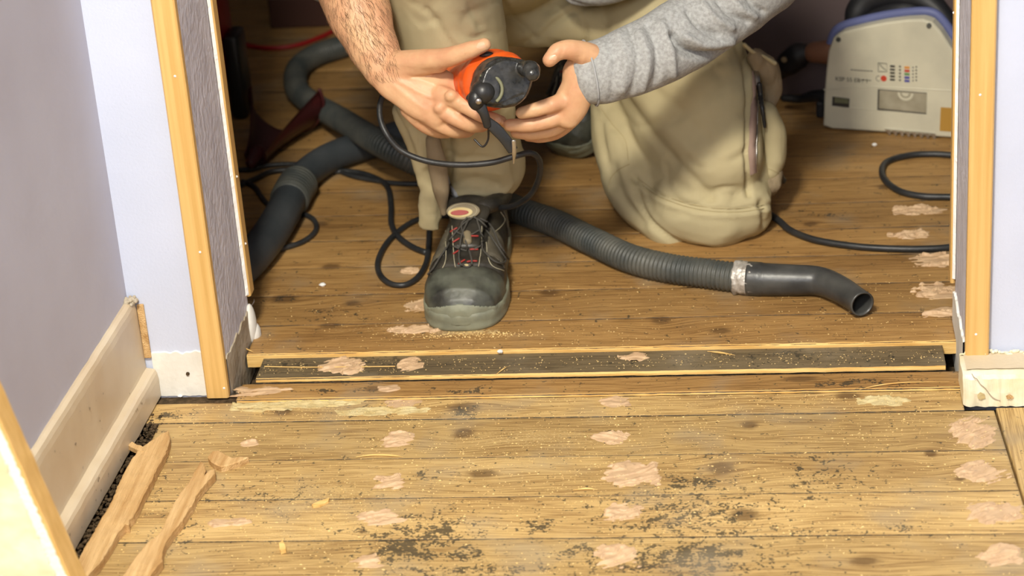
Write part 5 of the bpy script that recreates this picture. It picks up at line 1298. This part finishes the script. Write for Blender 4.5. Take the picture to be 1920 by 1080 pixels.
    strip('lace', [(880, 412), (868, 440), (862, 470), (862, 492), (872, 504), (884, 500), (882, 480), (872, 450), (866, 425), (876, 412)], .0014, M['lace'], .0034)
    strip('lace', [(888, 410), (904, 422), (920, 450), (938, 478), (944, 490), (934, 496), (918, 488), (906, 468), (900, 440), (894, 416)], .0014, M['lace'], .0036)
    strip('lace', [(900, 412), (918, 424), (934, 460), (950, 486), (958, 506)], .0014, M['lace'], .0026)
    strip('lace', [(852, 434), (876, 444), (900, 432)], .0014, M['lace'], .0020)
    strip('lace', [(852, 462), (878, 468), (902, 460)], .0014, M['lace'], .0020)
    strip('eyelet', [(874, 499), (876, 500)], .0030, M['plaster_smear'], .0012)
    return up, V3((ox, oy, oz))
s1, so = shoe()
def copy_shoe(src, T):
    c = src.copy(); COL.objects.link(c); c.parent = src.parent; c.matrix_parent_inverse = Matrix(); c.matrix_basis = T
    for ch in src.children:
        d = ch.copy(); COL.objects.link(d); d.parent = c; d.matrix_parent_inverse = Matrix(); d.matrix_basis = Matrix()
T = Matrix.Translation(V3((.385, .760, ZR+.002))) @ Matrix.Rotation(math.radians(-32), 4, 'Z') @ Matrix.Rotation(math.radians(44), 4, 'X') @ Matrix.Translation(-so)
copy_shoe(s1, T)

# ------------------------------------------------------------------ oscillating multitool held in the right hand
e = empty('multitool', WP(905, 158, .19)); tag(e, 'orange and black oscillating multitool held in the hand, head towards the camera', 'power tool')
r20 = math.radians(24); REF = CR*math.cos(r20)+CU*math.sin(r20)
bm = bmesh.new(); loft(bm, [WP(934, 148, .184), WP(922, 150, .192), WP(905, 152, .205), WP(885, 152, .225), WP(868, 148, .27), WP(850, 138, .33)], [.0345, .0385, .034, .027, .024, .022], [.043, .0475, .040, .029, .025, .023], ref=REF, seg=30, sub=7); sh_ = remesh('orange_shell', bm, .0017, 2, M['orange'], e)
relief(sh_, [([(862, 130), (880, 118), (920, 108), (960, 98)], 4, -.0018), ([(856, 135), (862, 170), (880, 192)], 3, -.0016)], 0)
bvo = bvh_of(sh_)
bm = bmesh.new(); loft(bm, [WP(932, 152, .168), WP(938, 154, .150), WP(946, 155, .132), WP(950, 155, .124)], [.0305, .0325, .0315, .028], [.0375, .0405, .0390, .034], ref=REF, seg=28, sub=6, cap=False, radfn=lambda s_, a: 1+.05*math.cos(4*a+.6))
loft(bm, [WP(985, 128, .135), WP(995, 131, .118), WP(998, 138, .11)], [.010, .012, .010], seg=14)
hd = remesh('gear_head', bm, .0017, 2, M['head'], e); relief(hd, [([(885, 140), (905, 128), (945, 108)], 3, -.0016), ([(930, 200), (980, 178)], 3, -.0014)], .0012, (70, 70, 70)); bvhd = bvh_of(hd)
bm = bmesh.new(); loft(bm, [WP(905, 172, .150), WP(906, 173, .118)], [.0165, .0158], seg=26); bm_obj('spindle_collar', bm, M['black'], e, True)
bm = bmesh.new(); cc = WP(914, 168, .115); u_ = CR; v_ = CU
ring = [cc+(u_*math.cos(a)+v_*math.sin(a))*.0185 for a in np.linspace(math.radians(115), math.radians(-50), 16)]; loft(bm, ring, [.0022]*16, [.0016]*16, ref=VD, seg=8, sub=1); bm_obj('clip_ring', bm, M['clip'], e, True)
bm = bmesh.new(); ellipsoid(bm, WP(893, 187, .112), (.011, .012, .014)); bm_obj('clamp_boss', bm, M['black'], e, True)
bm = bmesh.new(); ellipsoid(bm, WP(897, 190, .100), (.0045, .003, .0045), seg=14); bm_obj('clamp_bolt', bm, M['steel'], e, True)
bm = bmesh.new(); loft(bm, [WP(884, 178, .115), WP(898, 196, .110), WP(908, 214, .108), WP(914, 236, .110)], [.0085, .0080, .0060, .0050], [.0035]*4, ref=VD, seg=12); bm_obj('clamp_lever', bm, M['black'], e, True)
bm = bmesh.new(); loft(bm, [WP(912, 226, .112), WP(930, 242, .112), WP(948, 262, .112), WP(962, 282, .112)], [.0060, .0075, .0070, .0068], [.0016]*4, ref=VD, seg=12); bm_obj('blade_shank', bm, M['black'], e, True)
bm = bmesh.new(); loft(bm, [WP(963, 264, .110), WP(964, 285, .110), WP(963, 306, .112)], [.0028, .0030, .0014], [.0011]*3, ref=VD, seg=10); bm_obj('saw_blade', bm, M['steel'], e, True)
bm = bmesh.new(); loft(bm, [WP(890, 262, .135), WP(905, 275, .13), WP(915, 262, .128), WP(916, 240, .120)], .0014, seg=8); bm_obj('guide_wire', bm, M['black'], e, True)
p, n = raycast(bvo, 912, 103, .0004)
if p:
    bm = bmesh.new(); ellipsoid(bm, p, (.0095, .005, .0042), seg=16); bm_obj('switch', bm, M['black'], e, True)
# its cord: out behind the wrist, swags in front of the shin, round the boot and into a loop on the floor
cz = lambda a, b_: at(a, b_, z=ZR+.0042)
cp_ = [WP(850, 138, .325), WP(800, 120, .33), WP(745, 150, .30), WP(718, 180, .27), WP(712, 215, .25), WP(724, 250, .235), WP(752, 282, .23), WP(800, 302, .225), WP(860, 309, .22), WP(920, 305, .22), WP(965, 293, .225), WP(996, 287, .235), WP(1012, 303, .25), WP(1010, 335, .275), WP(994, 366, .30), WP(962, 386, .325), WP(930, 389, .345), WP(912, 384, .37)]
bm = bmesh.new(); ring_tube(bm, resample(catmull(cp_, 12), .004), lambda i: .0040, 12); bm_obj('power_cord', bm, M['black_rub'], e, True)
lp = [cz(905, 420), cz(860, 408), cz(812, 405), cz(770, 418), cz(732, 448), cz(711, 482), cz(710, 510), cz(730, 531), cz(760, 534), cz(785, 518), cz(800, 490), cz(804, 455), cz(806, 425), cz(815, 395), cz(840, 380)]
bm = bmesh.new(); ring_tube(bm, resample(catmull(lp, 12), .004), lambda i: .0042, 12); o = bm_obj('power_cable', bm, M['black_rub'], None, True); tag(o, 'shiny black cable forming a round loop on the boards left of the standing boot', 'cable')
